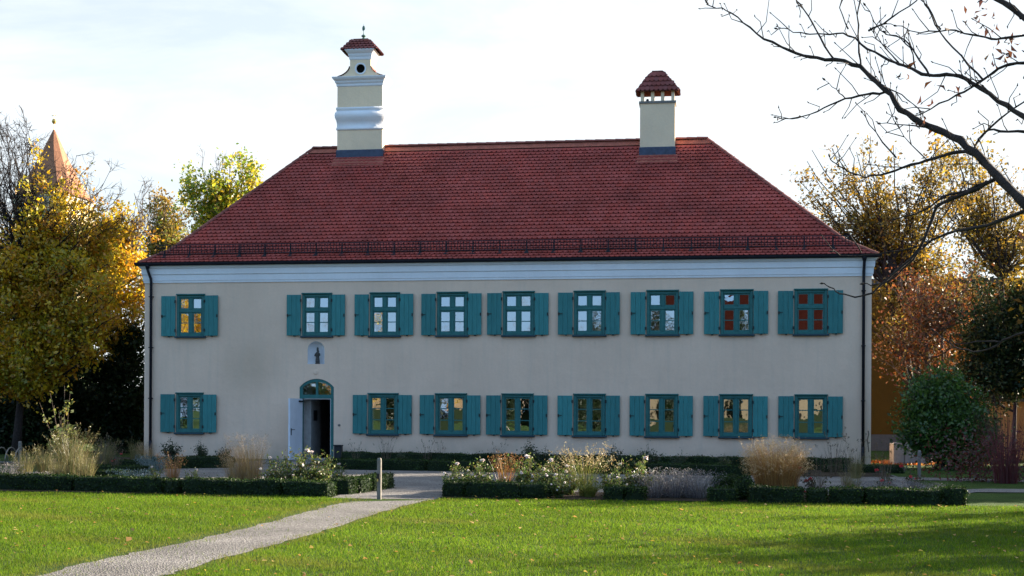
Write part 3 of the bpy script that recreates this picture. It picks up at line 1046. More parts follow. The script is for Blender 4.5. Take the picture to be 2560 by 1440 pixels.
# ------------------------------------------------------------------ chimneys
def hip_cap(mb, x0, x1, y0, y1, z0, tx0, tx1, ty0, ty1, z1, tw, expo, base=(0.19, 0.052, 0.045)):
    """small hipped tile roof with scalloped rows on all four sides"""
    def face(a0, a1, b0, b1):
        a0, a1, b0, b1 = map(Vector, (a0, a1, b0, b1))
        hgt = ((b0 + b1) / 2 - (a0 + a1) / 2).length
        ex = (a1 - a0).normalized()
        La = (a1 - a0).length
        Nn = ex.cross((b0 + b1) / 2 - (a0 + a1) / 2).normalized()
        def place(a, s):
            t = min(s / hgt, 1)
            p = a0.lerp(b0, t)
            q = a1.lerp(b1, t)
            o_ = (a0 + ex * a)
            y_ = (b0 + b1) / 2 - (a0 + a1) / 2
            return a0 + ex * a + ((b0 - a0) - ex * (b0 - a0).dot(ex)) * t
        lo = lambda s: (b0 - a0).dot(ex) * min(s / hgt, 1)
        hi = lambda s: La - (a1 - b1).dot(ex) * min(s / hgt, 1)
        plates(mb, place, lambda s: Nn, hgt, lo, hi, 0, expo, tw, base)
        mb.add([a0 - Nn * .02, a1 - Nn * .02, b1 - Nn * .02, b0 - Nn * .02], [(0, 1, 2, 3)], 0, (.12, .036, .03))
    face((x0, y0, z0), (x1, y0, z0), (tx0, ty0, z1), (tx1, ty0, z1))
    face((x1, y1, z0), (x0, y1, z0), (tx1, ty1, z1), (tx0, ty1, z1))
    face((x1, y0, z0), (x1, y1, z0), (tx1, ty0, z1), (tx1, ty1, z1))
    face((x0, y1, z0), (x0, y0, z0), (tx0, ty1, z1), (tx0, ty0, z1))
    mb.add([(tx0, ty0, z1 + .01), (tx1, ty0, z1 + .01), (tx1, ty1, z1 + .01), (tx0, ty1, z1 + .01)], [(0, 1, 2, 3)], 0, base)
# large chimney
YC0, YC1 = 4.72, 5.46
pz = lambda v, Y=YC0: P(900, v, Y).z
X = lambda u, v=250, Y=YC0: P(u, v, Y).x
cx0, cx1 = X(843.5), X(956)
sh = MB()
zsh0, zsh1 = rz(4.5) - .4, pz(204)
sh.box(cx0, cx1, YC0, YC1, zsh0, zsh1)
chim = sh.build('chimney', M['chimney_plaster'], roof)
fl = MB()
fl.ring([(.012, pz(374)), (.035, pz(376)), (.035, rz(4.5) - .3)], cx0, cx1, YC0, YC1)
fl.build('flashing', M['flash'], chim)
ap = MB()
fz = rz(YC0 - EY0)
da_, db_ = YC0 - EY0 - .42, YC0 - EY0 - .02
ap.add([(cx0 - .12, EY0 + da_, rz(da_) + .05), (cx1 + .12, EY0 + da_, rz(da_) + .05), (cx1 + .12, EY0 + db_, rz(db_) + .04), (cx0 - .12, EY0 + db_, rz(db_) + .04)], [(0, 1, 2, 3)])
ap.build('flashing_apron', M['tile_plain'], roof)
bd = MB()
bz = lambda v: pz(v)
bd.ring([(.002, bz(325)), (.03, bz(324)), (.035, bz(320)), (.01, bz(317)), (.012, bz(308)), (.03, bz(302)), (.075, bz(294)), (.085, bz(287)), (.07, bz(281)), (.03, bz(278)), (.022, bz(275)), (.045, bz(272)), (.04, bz(268)), (.002, bz(267))], cx0, cx1, YC0, YC1)
bd.build('moulding', M['white'], chim, True)
cn_ = MB()
cn_.ring([(.002, pz(216)), (.03, pz(214)), (.035, pz(209)), (.075, pz(206)), (.09, pz(202)), (.15, pz(198)), (.18, pz(194)), (.18, pz(192.5)), (.0, pz(192))], cx0, cx1, YC0, YC1)
cn_.ring([(.0, pz(192)), (-.4, pz(191.5))], cx0, cx1, YC0, YC1)
cn_.build('chimney_cornice', M['white'], chim)
# belfry body with curved shoulders, cut by a round opening
n0, n1 = X(874), X(926)
xm = (n0 + n1) / 2
zb0, zn = pz(192), pz(166)
zt1 = pz(147)
pr_ = [(cx0 + .02, zb0)]
for i in range(7):
    t = i / 6
    pr_.append((cx0 + .02 + (n0 - cx0 - .02) * (1 - (1 - t) ** 1.7), zb0 + .03 + (zn - zb0 - .03) * t ** 1.35))
pr_.append((n0, zt1))
mir = [(2 * xm - x, z) for x, z in pr_[::-1]]
oc, orr = (X(900.5), pz(171)), 13.0 * (YC0 - CAM_Y) / F_PX
ring_n = 20
outer = pr_ + mir
# front and back faces with the round hole: split into an upper and lower half around the circle
def holed(y, flip):
    c = [(oc[0] + orr * math.cos(math.pi * 2 * k / ring_n), oc[1] + orr * math.sin(math.pi * 2 * k / ring_n)) for k in range(ring_n)]
    h_ = ring_n // 2
    lft = [p for p in pr_]
    rgt = [p for p in mir]
    topm, botm = (xm, zt1), (xm, zb0)
    # left half
    q = ring_n // 4
    lc = [c[(q + k) % ring_n] for k in range(h_ + 1)]      # top -> left -> bottom
    rc_ = [c[(q - k) % ring_n] for k in range(h_ + 1)]     # top -> right -> bottom
    A = lft + [topm] + lc + [botm]
    B = [botm] + rc_[::-1] + [topm] + rgt
    for poly in (A, B):
        vs = [(x, y, z) for x, z in poly]
        f = tuple(range(len(vs)))
        body.add(vs, [f if flip else f[::-1]])
body = MB()
holed(YC0 + .03, False)
holed(YC1 - .03, True)
no = len(outer)
body.add([(x, YC0 + .03, z) for x, z in outer] + [(x, YC1 - .03, z) for x, z in outer], [(i, i + 1, i + 1 + no, i + no) for i in range(no - 1)])
body.build('chimney_head', M['chimney_plaster'], chim)
oc_ = MB()
rr_ = []
for (r0, y) in ((orr + .035, YC0 + .028), (orr + .03, YC0 + .0), (orr - .02, YC0 + .0), (orr - .03, YC0 + .06)):
    rr_.append([(oc[0] + r0 * math.cos(math.pi * 2 * k / 24), y, oc[1] + r0 * math.sin(math.pi * 2 * k / 24)) for k in range(24)])
oc_.add([p for r_ in rr_ for p in r_], [(i * 24 + k, i * 24 + (k + 1) % 24, (i + 1) * 24 + (k + 1) % 24, (i + 1) * 24 + k) for i in range(3) for k in range(24)])
oc_.build('oculus_ring', M['white'], chim)
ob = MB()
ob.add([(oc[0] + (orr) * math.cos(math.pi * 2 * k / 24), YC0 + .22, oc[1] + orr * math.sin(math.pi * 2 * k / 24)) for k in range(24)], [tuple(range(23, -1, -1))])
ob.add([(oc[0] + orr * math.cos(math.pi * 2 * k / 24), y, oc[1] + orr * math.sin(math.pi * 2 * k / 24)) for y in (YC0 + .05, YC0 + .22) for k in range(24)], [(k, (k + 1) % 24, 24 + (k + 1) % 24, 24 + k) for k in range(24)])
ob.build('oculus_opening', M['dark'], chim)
c2 = MB()
c2.ring([(.001, pz(149)), (.025, pz(147)), (.03, pz(142)), (.06, pz(138)), (.07, pz(134)), (.13, pz(130)), (.17, pz(126)), (.17, pz(124)), (0, pz(123.5))], n0, n1, YC0 + .03, YC1 - .03)
c2.build('head_cornice', M['white'], chim)
# tiles along the shoulders
shd = MB()
for sgn in (-1, 1):
    for i in range(1, 7):
        (xa, za), (xb, zb2) = pr_[i], pr_[i + 1] if i + 1 < 8 else pr_[i]
        if sgn > 0: xa, xb = 2 * xm - xa, 2 * xm - xb
        if i < 7 and abs(zb2 - za) > .001:
            t = random.gauss(1, .1)
            shd.add([(xa - sgn * -.0 + sgn * .03, YC0 - .02, za + .015), (xb + sgn * .02, YC0 - .02, zb2 + .03), (xb + sgn * .02, YC1 + .02, zb2 + .03), (xa + sgn * .03, YC1 + .02, za + .015)], [(0, 1, 2, 3)], 0, (.2 * t, .06 * t, .05 * t))
shd.build('shoulder_tiles', M['tile'], chim)
hc = MB()
e0, e1 = X(852, 124, YC0 - .12), X(944, 124, YC0 - .12)
hip_cap(hc, e0, e1, YC0 - .14, YC1 + .14, pz(125), X(882, 100, 5.0), X(920, 100, 5.0), 5.0, 5.18, P(900, 97, 5.0).z, .15, .15)
hc.build('chimney_cap', M['tile'], chim)
fi = MB()
fz = P(909, 97, 5.09).z - .03
fx = X(909, 90, 5.09)
fi.lathe([(.09, 0), (.05, .05), (.03, .07), (.085, .12), (.095, .14), (.02, .2), (.012, .26), (.011, .46), (.004, .62)], (fx, 5.09, fz), 10)
fi.add([(fx - .05, 5.09, fz + .36), (fx - .01, 5.08, fz + .33), (fx + .05, 5.09, fz + .38), (fx + .06, 5.09, fz + .45), (fx + .03, 5.08, fz + .53), (fx - .03, 5.09, fz + .52), (fx - .055, 5.08, fz + .44)], [tuple(range(7))])
fi.lathe([(.01, -.09), (.045, -.05), (.055, 0), (.045, .05), (.01, .09)], (fx, 5.09, fz + .45), 8, 1, .5)
fi.build('finial', M['verdigris'], chim)
# small chimney
Y20, Y21 = 4.5, 5.12
X2 = lambda u, v=300, Y=Y20: P(u, v, Y).x
z2 = lambda v, Y=Y20: P(1645, v, Y).z
dx0, dx1 = X2(1600), X2(1687.5)
s2 = MB()
s2.box(dx0, dx1, Y20, Y21, rz(4.3) - .5, z2(258))
chim2 = s2.build('chimney', M['chimney_plaster'], roof)
f2 = MB()
f2.ring([(.012, z2(367)), (.03, z2(369)), (.03, rz(4.3) - .4)], dx0, dx1, Y20, Y21)
f2.build('flashing', M['flash'], chim2)
ap = MB()
da_, db_ = Y20 - EY0 - .42, Y20 - EY0 - .02
ap.add([(dx0 - .1, EY0 + da_, rz(da_) + .05), (dx1 + .1, EY0 + da_, rz(da_) + .05), (dx1 + .1, EY0 + db_, rz(db_) + .04), (dx0 - .1, EY0 + db_, rz(db_) + .04)], [(0, 1, 2, 3)])
ap.build('flashing_apron', M['tile_plain'], roof)
l2 = MB()
l2.box(dx0 - .04, dx1 + .04, Y20 - .04, Y21 + .04, z2(258), z2(252.5))
l2.build('ledge', M['steel'], chim2)
po = MB()
for u0, u1 in ((1601.5, 1609), (1627, 1635), (1652, 1660), (1678, 1686)):
    for ya, yb in ((Y20 + .01, Y20 + .12), (Y21 - .12, Y21 - .01)):
        po.box(X2(u0), X2(u1), ya, yb, z2(252.5), z2(222))
for yy in (4.76,):
    po.box(X2(1678), X2(1686), yy, yy + .1, z2(252.5), z2(222))
    po.box(X2(1601.5), X2(1609), yy, yy + .1, z2(252.5), z2(222))
po.build('post', M['chimney_plaster'], chim2)
pt = MB()
pt.lathe([(.07, 0), (.06, .04), (.045, .11), (.03, .13)], (X2(1618), 4.7, z2(252.5)), 10)
pt.build('flue_pot', M['iron'], chim2)
h2 = MB()
hip_cap(h2, X2(1590, 228, Y20 - .12), X2(1699, 228, Y20 - .12), Y20 - .12, Y21 + .12, z2(229), X2(1630, 176, 4.75), X2(1656, 176, 4.75), 4.75, 4.87, P(1643, 177, 4.75).z, .165, .21)
h2.build('chimney_cap', M['tile'], chim2)

# small black bin by the door
bx0, bx1 = P(838, 1140, -.35), P(856, 1112, -.35)
bn = MB()
b0 = Vector((P(847, 1140, -.4).x, -.4, 0))
bn.bevbox(bx0.x, bx1.x, -.52, -.3, 0.0, bx1.z - .04, .012)
bn.bevbox(bx0.x - .015, bx1.x + .015, -.54, -.29, bx1.z - .038, bx1.z, .012)
bn.box(bx0.x + .04, bx1.x - .04, -.545, -.541, bx1.z - .032, bx1.z - .012)
tag(bn.build('litter_bin', M['bin']), 'small black upright bin against the wall just right of the open door', 'bin')

# ================================================================== TREES
GOLD = [(.60, .36, .012), (.68, .45, .015), (.50, .33, .012), (.38, .33, .012), (.62, .28, .012), (.48, .23, .012)]
YGREEN = [(.26, .34, .02), (.42, .40, .025), (.55, .45, .03), (.18, .26, .02), (.50, .34, .02)]
BROWN = [(.26, .15, .02), (.36, .22, .02), (.17, .13, .02), (.28, .20, .025), (.14, .09, .02)]
ORANGE = [(.18, .05, .014), (.13, .045, .014), (.20, .08, .016), (.10, .06, .016), (.11, .03, .014), (.09, .07, .016)]
DARKG = [(.014, .030, .010), (.020, .040, .012), (.010, .022, .009), (.028, .045, .014)]
BUSHG = [(.045, .12, .018), (.065, .15, .022), (.03, .08, .014), (.10, .17, .03)]
def tree(name, label, cat, base, trunk_top, r0, lobes, n_limb, n_twig, n_leaf, size, pal, sig=.16, group=None, bare=(), bark='bark', lmat='leaf', lean=None, stems=1, rise=0.35, twig_len=.38, sub=3):
    """trunk and limbs grown towards points of the crown's lobes, twigs along the limbs, leaves clustered on the twigs"""
    base = Vector(base)
    t = thing(name, base, label, cat, group)
    mb = MB()
    C, TI = [], []
    pal_a = np.array([p[:3] for p in pal])
    wts = np.array([l[2] for l in lobes], float)
    wts /= wts.sum()
    trunks = []
    for k in range(stems):
        top = Vector(trunk_top) + (Vector((random.uniform(-1, 1), random.uniform(-1, 1), random.uniform(-.3, .3))) * (0.16 * (trunk_top[2] - base.z)) if stems > 1 else Vector())
        b0 = base + (Vector((random.uniform(-.25, .25), random.uniform(-.25, .25), 0)) if stems > 1 else Vector())
        pts = []
        for i in range(7):
            f = i / 6
            p = b0.lerp(top, f) + Vector((math.sin(f * 3 + k) * .12, math.cos(f * 4 + k) * .1, 0)) * f
            pts.append(p)
        rad = [r0 * (1.25 if i == 0 else 1 - .62 * i / 6) for i in range(7)]
        mb.tube(pts, rad, 8)
        trunks.append((pts, rad))
    def limb(a, b, ra, rb, n=6, wob=.12):
        mid = a.lerp(b, .5) + Vector((0, 0, -rise * .35 * (b - a).length * .5))
        Ln = (b - a).length
        pts = []
        for i in range(n + 1):
            f = i / n
            p = a * (1 - f) ** 2 + mid * 2 * f * (1 - f) + b * f * f
            if 0 < i < n: p = p + Vector((random.gauss(0, 1), random.gauss(0, 1), random.gauss(0, 1))) * wob * Ln * .14
            pts.append(p)
        rad = [ra + (rb - ra) * i / n for i in range(n + 1)]
        mb.tube(pts, rad, 5 if ra < .05 else 6, cap=False)
        return pts
    allbare = [(l, True) for l in bare]
    jobs = []
    for i in range(n_limb):
        jobs.append((lobes[np.random.choice(len(lobes), p=wts) if False else int(rng.choice(len(lobes), p=wts))], True))
    for l in bare:
        for i in range(int(l[2])): jobs.append((l, False))
    for (c, rr, _), leafy in jobs:
        d = unit(rng.normal(size=3)) * (rng.uniform(.25, 1) ** .5)
        tgt = Vector(c) + Vector((d[0] * rr[0], d[1] * rr[1], d[2] * rr[2]))
        pts, rad = trunks[random.randrange(len(trunks))]
        # leave the trunk below the target
        hmin = .35
        i0 = min(range(2, 7), key=lambda i: abs(pts[i].z - (tgt.z - .8 * (tgt - pts[i]).length * .6)))
        a = pts[i0]
        Ln = (tgt - a).length
        ra = min(rad[i0] * .7, .018 * Ln + .012) if leafy else min(rad[i0] * .5, .009 * Ln + .012)
        lp = limb(a, tgt, ra, .012 if leafy else .008, 7, .12 if leafy else .3)
        size_l = sum(rr) / 3
        for k in range(n_twig):
            f = random.uniform(.35, 1.0)
            j = min(int(f * 7), 6)
            s = lp[j].lerp(lp[j + 1], f * 7 - j)
            dv = unit(np.array(rng.normal(size=3)) * .9 + np.array((tgt - a).normalized()) * .8 + np.array([0, 0, .35]))
            ln = size_l * twig_len * random.uniform(.5, 1.25)
            e = s + Vector(dv) * ln
            tw = limb(s, e, .011, .004, 3, .35)
            tips = [tw]
            for q in range(sub if leafy else sub + 4):
                s2 = tw[random.randint(1, 3)]
                dv2 = unit(dv + rng.normal(size=3) * .8)
                tips.append(limb(s2, s2 + Vector(dv2) * ln * random.uniform(.35, .7), .007, .003, 2, .3))
            if not leafy: continue
            base_c = pal_a[rng.integers(len(pal_a))]
            for tw_ in tips:
                m = max(1, int(rng.poisson(n_leaf)))
                arr = np.array([list(p) for p in tw_])
                ff = rng.uniform(.1, 1, m) * (len(arr) - 1)
                ii = np.minimum(ff.astype(int), len(arr) - 2)
                fr = (ff - ii)[:, None]
                pos = arr[ii] * (1 - fr) + arr[ii + 1] * fr + rng.normal(size=(m, 3)) * sig
                C.append(pos)
                mixc = np.where(rng.random((m, 1)) < .7, base_c[None], pal_a[rng.integers(0, len(pal_a), m)])
                TI.append(mixc * rng.uniform(.75, 1.25, (m, 1)))
    mb.build('trunk', M[bark], t, True)
    if C:
        C = np.concatenate(C)
        C[:, 2] = np.maximum(C[:, 2], .05)
        np_mesh('crown', leaves(C, size), 4, M[lmat], t, np.concatenate(TI))
    return t
def Lp(u, v, Y, ru, rv, ry, w=1):
    """a crown lobe that stands in plane Y"""
    c = P(u, v, Y)
    k = (Y - CAM_Y) / F_PX
    return (tuple(c), (ru * k, ry, rv * k), w)
def base_at(u, Y):
    return Vector((P(u, 1100, Y).x, Y, 0))

LEFTP = [(.58, .36, .012), (.62, .42, .015), (.50, .30, .012), (.42, .33, .014), (.54, .25, .012), (.30, .27, .014)]
YL = 1.5
tree('maple_tree', 'tall yellow-green maple at the left, its bare twigs reaching above the spire', 'tree', base_at(40, YL), P(70, 700, YL), .17,
     [Lp(60, 660, YL, 180, 120, 2.2, 1.3), Lp(190, 710, YL - .3, 180, 130, 2.0, 1.5), Lp(-80, 690, YL, 160, 200, 2.2, .9), Lp(70, 810, YL - 1, 160, 110, 1.6, 1.0), Lp(240, 570, YL, 110, 90, 1.6, .5), Lp(-150, 520, YL, 120, 160, 2, .4), Lp(110, 490, YL, 150, 90, 2, .45), Lp(20, 900, YL - 1.2, 130, 90, 1.4, .8), Lp(170, 850, YL - .6, 110, 80, 1.4, .6)], 130, 8, 13, .15, LEFTP, .17, 'autumn trees left of the house',
     bare=[Lp(20, 400, YL, 150, 150, 1.6, 34), Lp(160, 460, YL + .5, 150, 110, 1.4, 34), Lp(-120, 360, YL, 120, 130, 1.6, 8), Lp(20, 300, YL, 60, 70, 1, 10), Lp(260, 520, YL, 110, 70, 1.4, 12)], bark='bark_dark')
YL2 = 7
tree('maple_tree', 'golden maple close to the left end of the house', 'tree', base_at(300, YL2), P(300, 700, YL2), .13,
     [Lp(310, 540, YL2, 60, 90, 1.6, 1), Lp(230, 620, YL2, 120, 110, 1.6, 1), Lp(340, 690, YL2, 90, 100, 1.6, 1.3), Lp(280, 760, YL2 - 2, 100, 80, 1.2, 1)], 60, 8, 10, .15, LEFTP, .17, 'autumn trees left of the house', bare=[Lp(360, 510, YL2, 50, 70, 1, 12)], bark='bark_grey')
YL3 = 24
tree('ash_tree', 'yellow-green tree rising behind the left slope of the roof', 'tree', base_at(560, YL3), P(560, 640, YL3), .2,
     [Lp(590, 440, YL3, 62, 70, 1.8, 1.2), Lp(520, 480, YL3, 70, 70, 1.8, 1), Lp(600, 540, YL3, 60, 70, 1.6, 1), Lp(500, 570, YL3, 60, 60, 1.6, 1)], 56, 7, 11, .21, YGREEN, .22, 'autumn trees left of the house', bare=[Lp(570, 380, YL3, 70, 45, 1, 8)], bark='bark_grey')
YL4 = 16
tree('ash_tree', 'olive-brown thin tree between the golden maple and the roof edge', 'tree', base_at(405, YL4), P(400, 700, YL4), .12,
     [Lp(420, 530, YL4, 55, 70, 1.3, 1), Lp(440, 600, YL4, 55, 50, 1.3, 1), Lp(370, 620, YL4, 50, 80, 1.3, .8)], 40, 7, 8, .17, BROWN + [(.12, .16, .03), (.18, .2, .03)], .2, 'autumn trees left of the house', bare=[Lp(390, 520, YL4, 40, 60, 1, 5)], bark='bark_grey')
# dark evergreens that close the gap below the crowns
for u, Y, ru, v0, n_, lab in ((-60, 5, 150, 780, 34, 'dark evergreen under the maple, at the left edge'), (120, 6.5, 150, 800, 34, 'dark evergreen behind the leafy shrub and tall grass'), (300, 6, 120, 830, 34, 'dark evergreen against the left house corner'), (30, 3.5, 120, 900, 36, 'low dark evergreen around the trunk of the tall maple')):
    tree('yew_tree', lab, 'tree', base_at(u, Y), P(u, v0 + 40, Y), .12,
         [Lp(u, v0 + 60, Y, ru, 110, 1.3, 1), Lp(u - 30, v0 + 190, Y - .5, ru * 1.1, 110, 1.3, 1.2), Lp(u + 20, v0 + 280, Y - .5, ru * 1.1, 60, 1.2, .8)], n_, 9, 16, .17, DARKG, .22, 'dark evergreens left of the house', bark='bark_dark', lmat='leaf_ever', sub=3)
tree('backing_hedge', 'tall dark hedge added far behind the left trees to block the bright horizon', 'hedge', base_at(150, 19), P(150, 800, 19), .1,
     [Lp(u, v, 19, 130, 110, .8, 1) for u in (-150, 0, 150, 300) for v in (840, 980, 1060)], 90, 7, 9, .3, DARKG, .3, lmat='leaf_ever', bark='bark_dark', sub=2)  # hedge added to shut out the bright sky at the horizon

# right side
YR = 9
tree('field_maple', 'golden-brown many-stemmed tree just right of the house', 'tree', base_at(2290, YR), P(2260, 700, YR), .2,
     [Lp(2095, 430, YR, 110, 90, 2, 1.1), Lp(2150, 540, YR, 120, 90, 2, 1.2), Lp(2240, 410, YR, 120, 95, 2, 1), Lp(2330, 520, YR, 140, 110, 2, 1.3), Lp(2240, 640, YR, 130, 80, 1.8, 1.2), Lp(2200, 760, YR - 1, 70, 60, 1.2, .5), Lp(2340, 650, YR, 120, 80, 1.8, .9)], 96, 7, 7, .14, BROWN, .17, 'autumn trees right of the house', stems=4, bark='bark_dark')
YR2 = 15
tree('field_maple', 'golden-brown tree behind the bare overhanging branches at the right edge', 'tree', base_at(2500, YR2), P(2480, 700, YR2), .2,
     [Lp(2440, 430, YR2, 130, 115, 2, 1.1), Lp(2560, 520, YR2, 130, 130, 2, 1.2), Lp(2450, 590, YR2, 140, 110, 2, 1.1), Lp(2620, 680, YR2, 140, 130, 2, .9), Lp(2420, 720, YR2, 150, 60, 2, .7)], 74, 7, 6, .16, BROWN, .2, 'autumn trees right of the house', stems=2, bark='bark_dark')
tree('ornamental_maple', 'orange-red leaved small tree in front of the ochre wall', 'tree', base_at(2330, 4.5), P(2330, 830, 4.5), .11,
     [Lp(2350, 760, 4.5, 130, 90, 1.5, 1.2), Lp(2270, 850, 4.2, 90, 80, 1.3, 1), Lp(2400, 850, 4.5, 110, 90, 1.3, 1), Lp(2340, 680, 4.8, 100, 50, 1.2, .6), Lp(2440, 740, 4.8, 90, 80, 1.2, .8)], 50, 8, 4, .13, ORANGE, .26, stems=3, bark='bark_grey')
tree('lilac_bush', 'round dark green bush beside the grey post, right of the house', 'bush', base_at(2360, -2.6), P(2365, 1080, -2.6), .05,
     [Lp(2365, 1040, -2.6, 95, 85, 1.1, 1.2), Lp(2320, 1100, -2.8, 65, 55, .9, .8), Lp(2420, 1100, -2.6, 60, 60, .9, .8), Lp(2355, 970, -2.5, 75, 45, .8, .7)], 84, 9, 12, .12, BUSHG, .2, stems=4, bark='bark_dark')
tree('yew_tree', 'dark evergreen tree with a clear trunk at the right edge', 'tree', base_at(2535, 3), P(2530, 900, 3), .09,
     [Lp(2490, 770, 3, 100, 90, 1.2, 1), Lp(2530, 880, 3, 120, 80, 1.2, 1.2), Lp(2470, 930, 2.6, 80, 60, 1, .7)], 56, 8, 10, .13, DARKG + [(.04, .055, .02), (.06, .06, .02)], .2, bark='bark_dark', lmat='leaf_ever')

# off to the right, beyond the frame: the neighbours whose shade falls on the garden
for (x, y, h, r, n_, lf, lab) in ((14.6, -4.2, 5.5, 2.1, 70, 20, 'low dense hornbeam beyond the right edge, nearest the gravel court'), (16.5, -16.8, 5.6, 2.3, 44, 9, 'small hornbeam beyond the right edge, level with the hedge'), (22.0, -14.5, 8.6, 2.8, 50, 9, 'thinning hornbeam beyond the right edge, behind the small one'), (14.0, 1.0, 10.2, 2.6, 120, 20, 'dense hornbeam beyond the right edge, nearest the house'), (18.0, 2.0, 9.7, 2.8, 120, 20, 'dense hornbeam beyond the right edge, second from the house'), (22.5, -1.0, 8.7, 2.7, 80, 20, 'dense hornbeam beyond the right edge, third from the house'), (17.5, -6.5, 6.6, 2.4, 70, 18, 'low hornbeam beyond the right edge, in front of the row'), (27.0, -7.0, 9.4, 2.8, 34, 8, 'taller thinning hornbeam beyond the right edge, farthest along')):
    tree('hornbeam', lab, 'tree', (x, y, 0), (x, y, h * .5), .2, [((x, y, h * .68), (r, r, h * .29), 1), ((x, y, h * .3), (r * .95, r * .95, h * .26), .8)], n_, 7, lf, .24, BROWN, .3, 'hornbeams beyond the right edge', bark='bark_dark', sub=2)

# ================================================================== BACKGROUND BUILDINGS
YC = 18
oh = thing('neighbour_house', (P(2300, 1000, YC).x + 4, YC, 0), 'ochre flat-roofed building behind the trees right of the house', 'building')
ob_ = MB()
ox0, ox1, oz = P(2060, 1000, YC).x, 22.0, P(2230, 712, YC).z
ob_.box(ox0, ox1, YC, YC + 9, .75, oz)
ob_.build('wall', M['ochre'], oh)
pb = MB()
pb.box(ox0 - .02, ox1 + .02, YC - .03, YC + 9, -.1, .75)
pb.build('plinth', M['roofgrey'], oh)
rb_ = MB()
rb_.box(ox0 - .35, ox1 + .35, YC - .35, YC + 9.3, oz + .002, oz + .25)
rb_.build('roof_edge', M['roofgrey'], oh)
for u, v in ((2450, 955),):
    w0, w1 = P(u - 14, v + 24, YC), P(u + 30, v - 14, YC)
    wf = MB()
    wf.box(w0.x, w1.x, YC - .06, YC - .01, w0.z, w1.z)
    wfo = wf.build('window', M['white'], oh)
    pp = MB()
    pp.add([(w0.x + .1, YC - .07, w0.z + .1), (w1.x - .1, YC - .07, w0.z + .1), (w1.x - .1, YC - .07, w1.z - .1), (w0.x + .1, YC - .07, w1.z - .1)], [(0, 1, 2, 3)])
    pp.build('pane', M['dark'], wfo)
YA = 6.5
an = thing('annex', (P(2520, 1100, YA).x, YA, 0), 'low apricot annex with a tall slit window behind the red-stemmed shrub', 'building')
a0, a1, az = P(2455, 1100, YA).x, 16.0, P(2500, 1004, YA).z
ab = MB()
s0, s1, sz0, sz1 = P(2483, 1100, YA).x, P(2495, 1100, YA).x, P(2490, 1128, YA).z, P(2490, 1028, YA).z
ab.box(a0, s0, YA, YA + 5, -.1, az)
ab.box(s1, a1, YA, YA + 5, -.1, az)
ab.box(s0, s1, YA, YA + 5, sz1, az)
ab.box(s0, s1, YA, YA + 5, -.1, sz0)
ab.build('wall', M['apricot'], an)
sl = MB()
sl.box(s0, s1, YA + .18, YA + .24, sz0, sz1)
sl.build('slit_window', M['dark'], an)
el = MB()
el.box(a0 - .12, a1 + .1, YA - .12, YA + 5.1, az + .002, az + .12)
el.build('roof_edge', M['roofgrey'], an)
YB = 1.2
cbx = thing('concrete_bin_shelter', (P(2270, 1150, YB).x, YB, 0), 'low grey concrete bin shelter between the house corner and the bush', 'shelter')
c0, c1, c2_, ct = P(2234, 1150, YB).x, P(2262, 1150, YB).x, P(2330, 1150, YB).x, P(2262, 1106, YB).z
for xa, xb in ((c0, c1 - .02), (c1, (c1 + c2_) / 2 - .02), ((c1 + c2_) / 2, c2_)):
    q = MB()
    q.bevbox(xa, xb, YB, YB + .08, 0, ct, .015)
    q.build('panel', M['concrete'], cbx)
q = MB()
q.box(c0, c2_, YB + .085, YB + .9, 0, ct - .05)
q.build('body', M['concrete'], cbx)

# church tower beyond the trees
YT = 62
tx0, tx1 = P(62, 490, YT).x, P(207, 490, YT).x
txm, tw_ = (tx0 + tx1) / 2, (tx1 - tx0) / 2
ch = thing('church_tower', (txm, YT, 0), 'cream church tower with a pointed orange tiled spire above the left trees', 'tower')
tz, ta = P(130, 492, YT).z, P(130, 322, YT).z
q = MB()
q.box(txm - tw_ * .9, txm + tw_ * .9, YT - tw_ * .9, YT + tw_ * .9, 0, tz - .25)
q.build('wall', plaster_mat('tower_plaster', (.72, .62, .40, 1), (.5, .42, .3, 1)), ch)
q = MB()
q.ring([(-.1, tz - .55), (.02, tz - .5), (.1, tz - .3), (.16, tz - .25), (.16, tz - .2), (0, tz - .2)], txm - tw_ * .9, txm + tw_ * .9, YT - tw_ * .9, YT + tw_ * .9)
q.build('cornice', M['white'], ch)
q = MB()
rings = []
for f, w in ((0, 1.02), (.10, .86), (.28, .68), (.55, .42), (.8, .2), (1, .01)):
    z = tz - .2 + (ta - tz + .2) * f
    a = tw_ * w
    c = a * (0.25 + .35 * f)
    rings.append([(txm - a + c, YT - a, z), (txm + a - c, YT - a, z), (txm + a, YT - a + c, z), (txm + a, YT + a - c, z), (txm + a - c, YT + a, z), (txm - a + c, YT + a, z), (txm - a, YT + a - c, z), (txm - a, YT - a + c, z)])
q.add([p for r_ in rings for p in r_], [(i * 8 + k, i * 8 + (k + 1) % 8, (i + 1) * 8 + (k + 1) % 8, (i + 1) * 8 + k) for i in range(5) for k in range(8)])
m_sp = mat('spire_tile', (.27, .12, .065, 1), .75, .3, 5, .5, 14)
q.build('spire', m_sp, ch)
q = MB()
q.lathe([(.05, 0), (.04, .5), (.16, .62), (.2, .75), (.14, .9), (.03, 1.0), (.025, 1.6)], (txm, YT, ta - .1), 10)
q.box(txm - .22, txm + .22, YT - .02, YT + .02, ta + 1.12, ta + 1.17)
q.build('finial', M['brass'], ch)
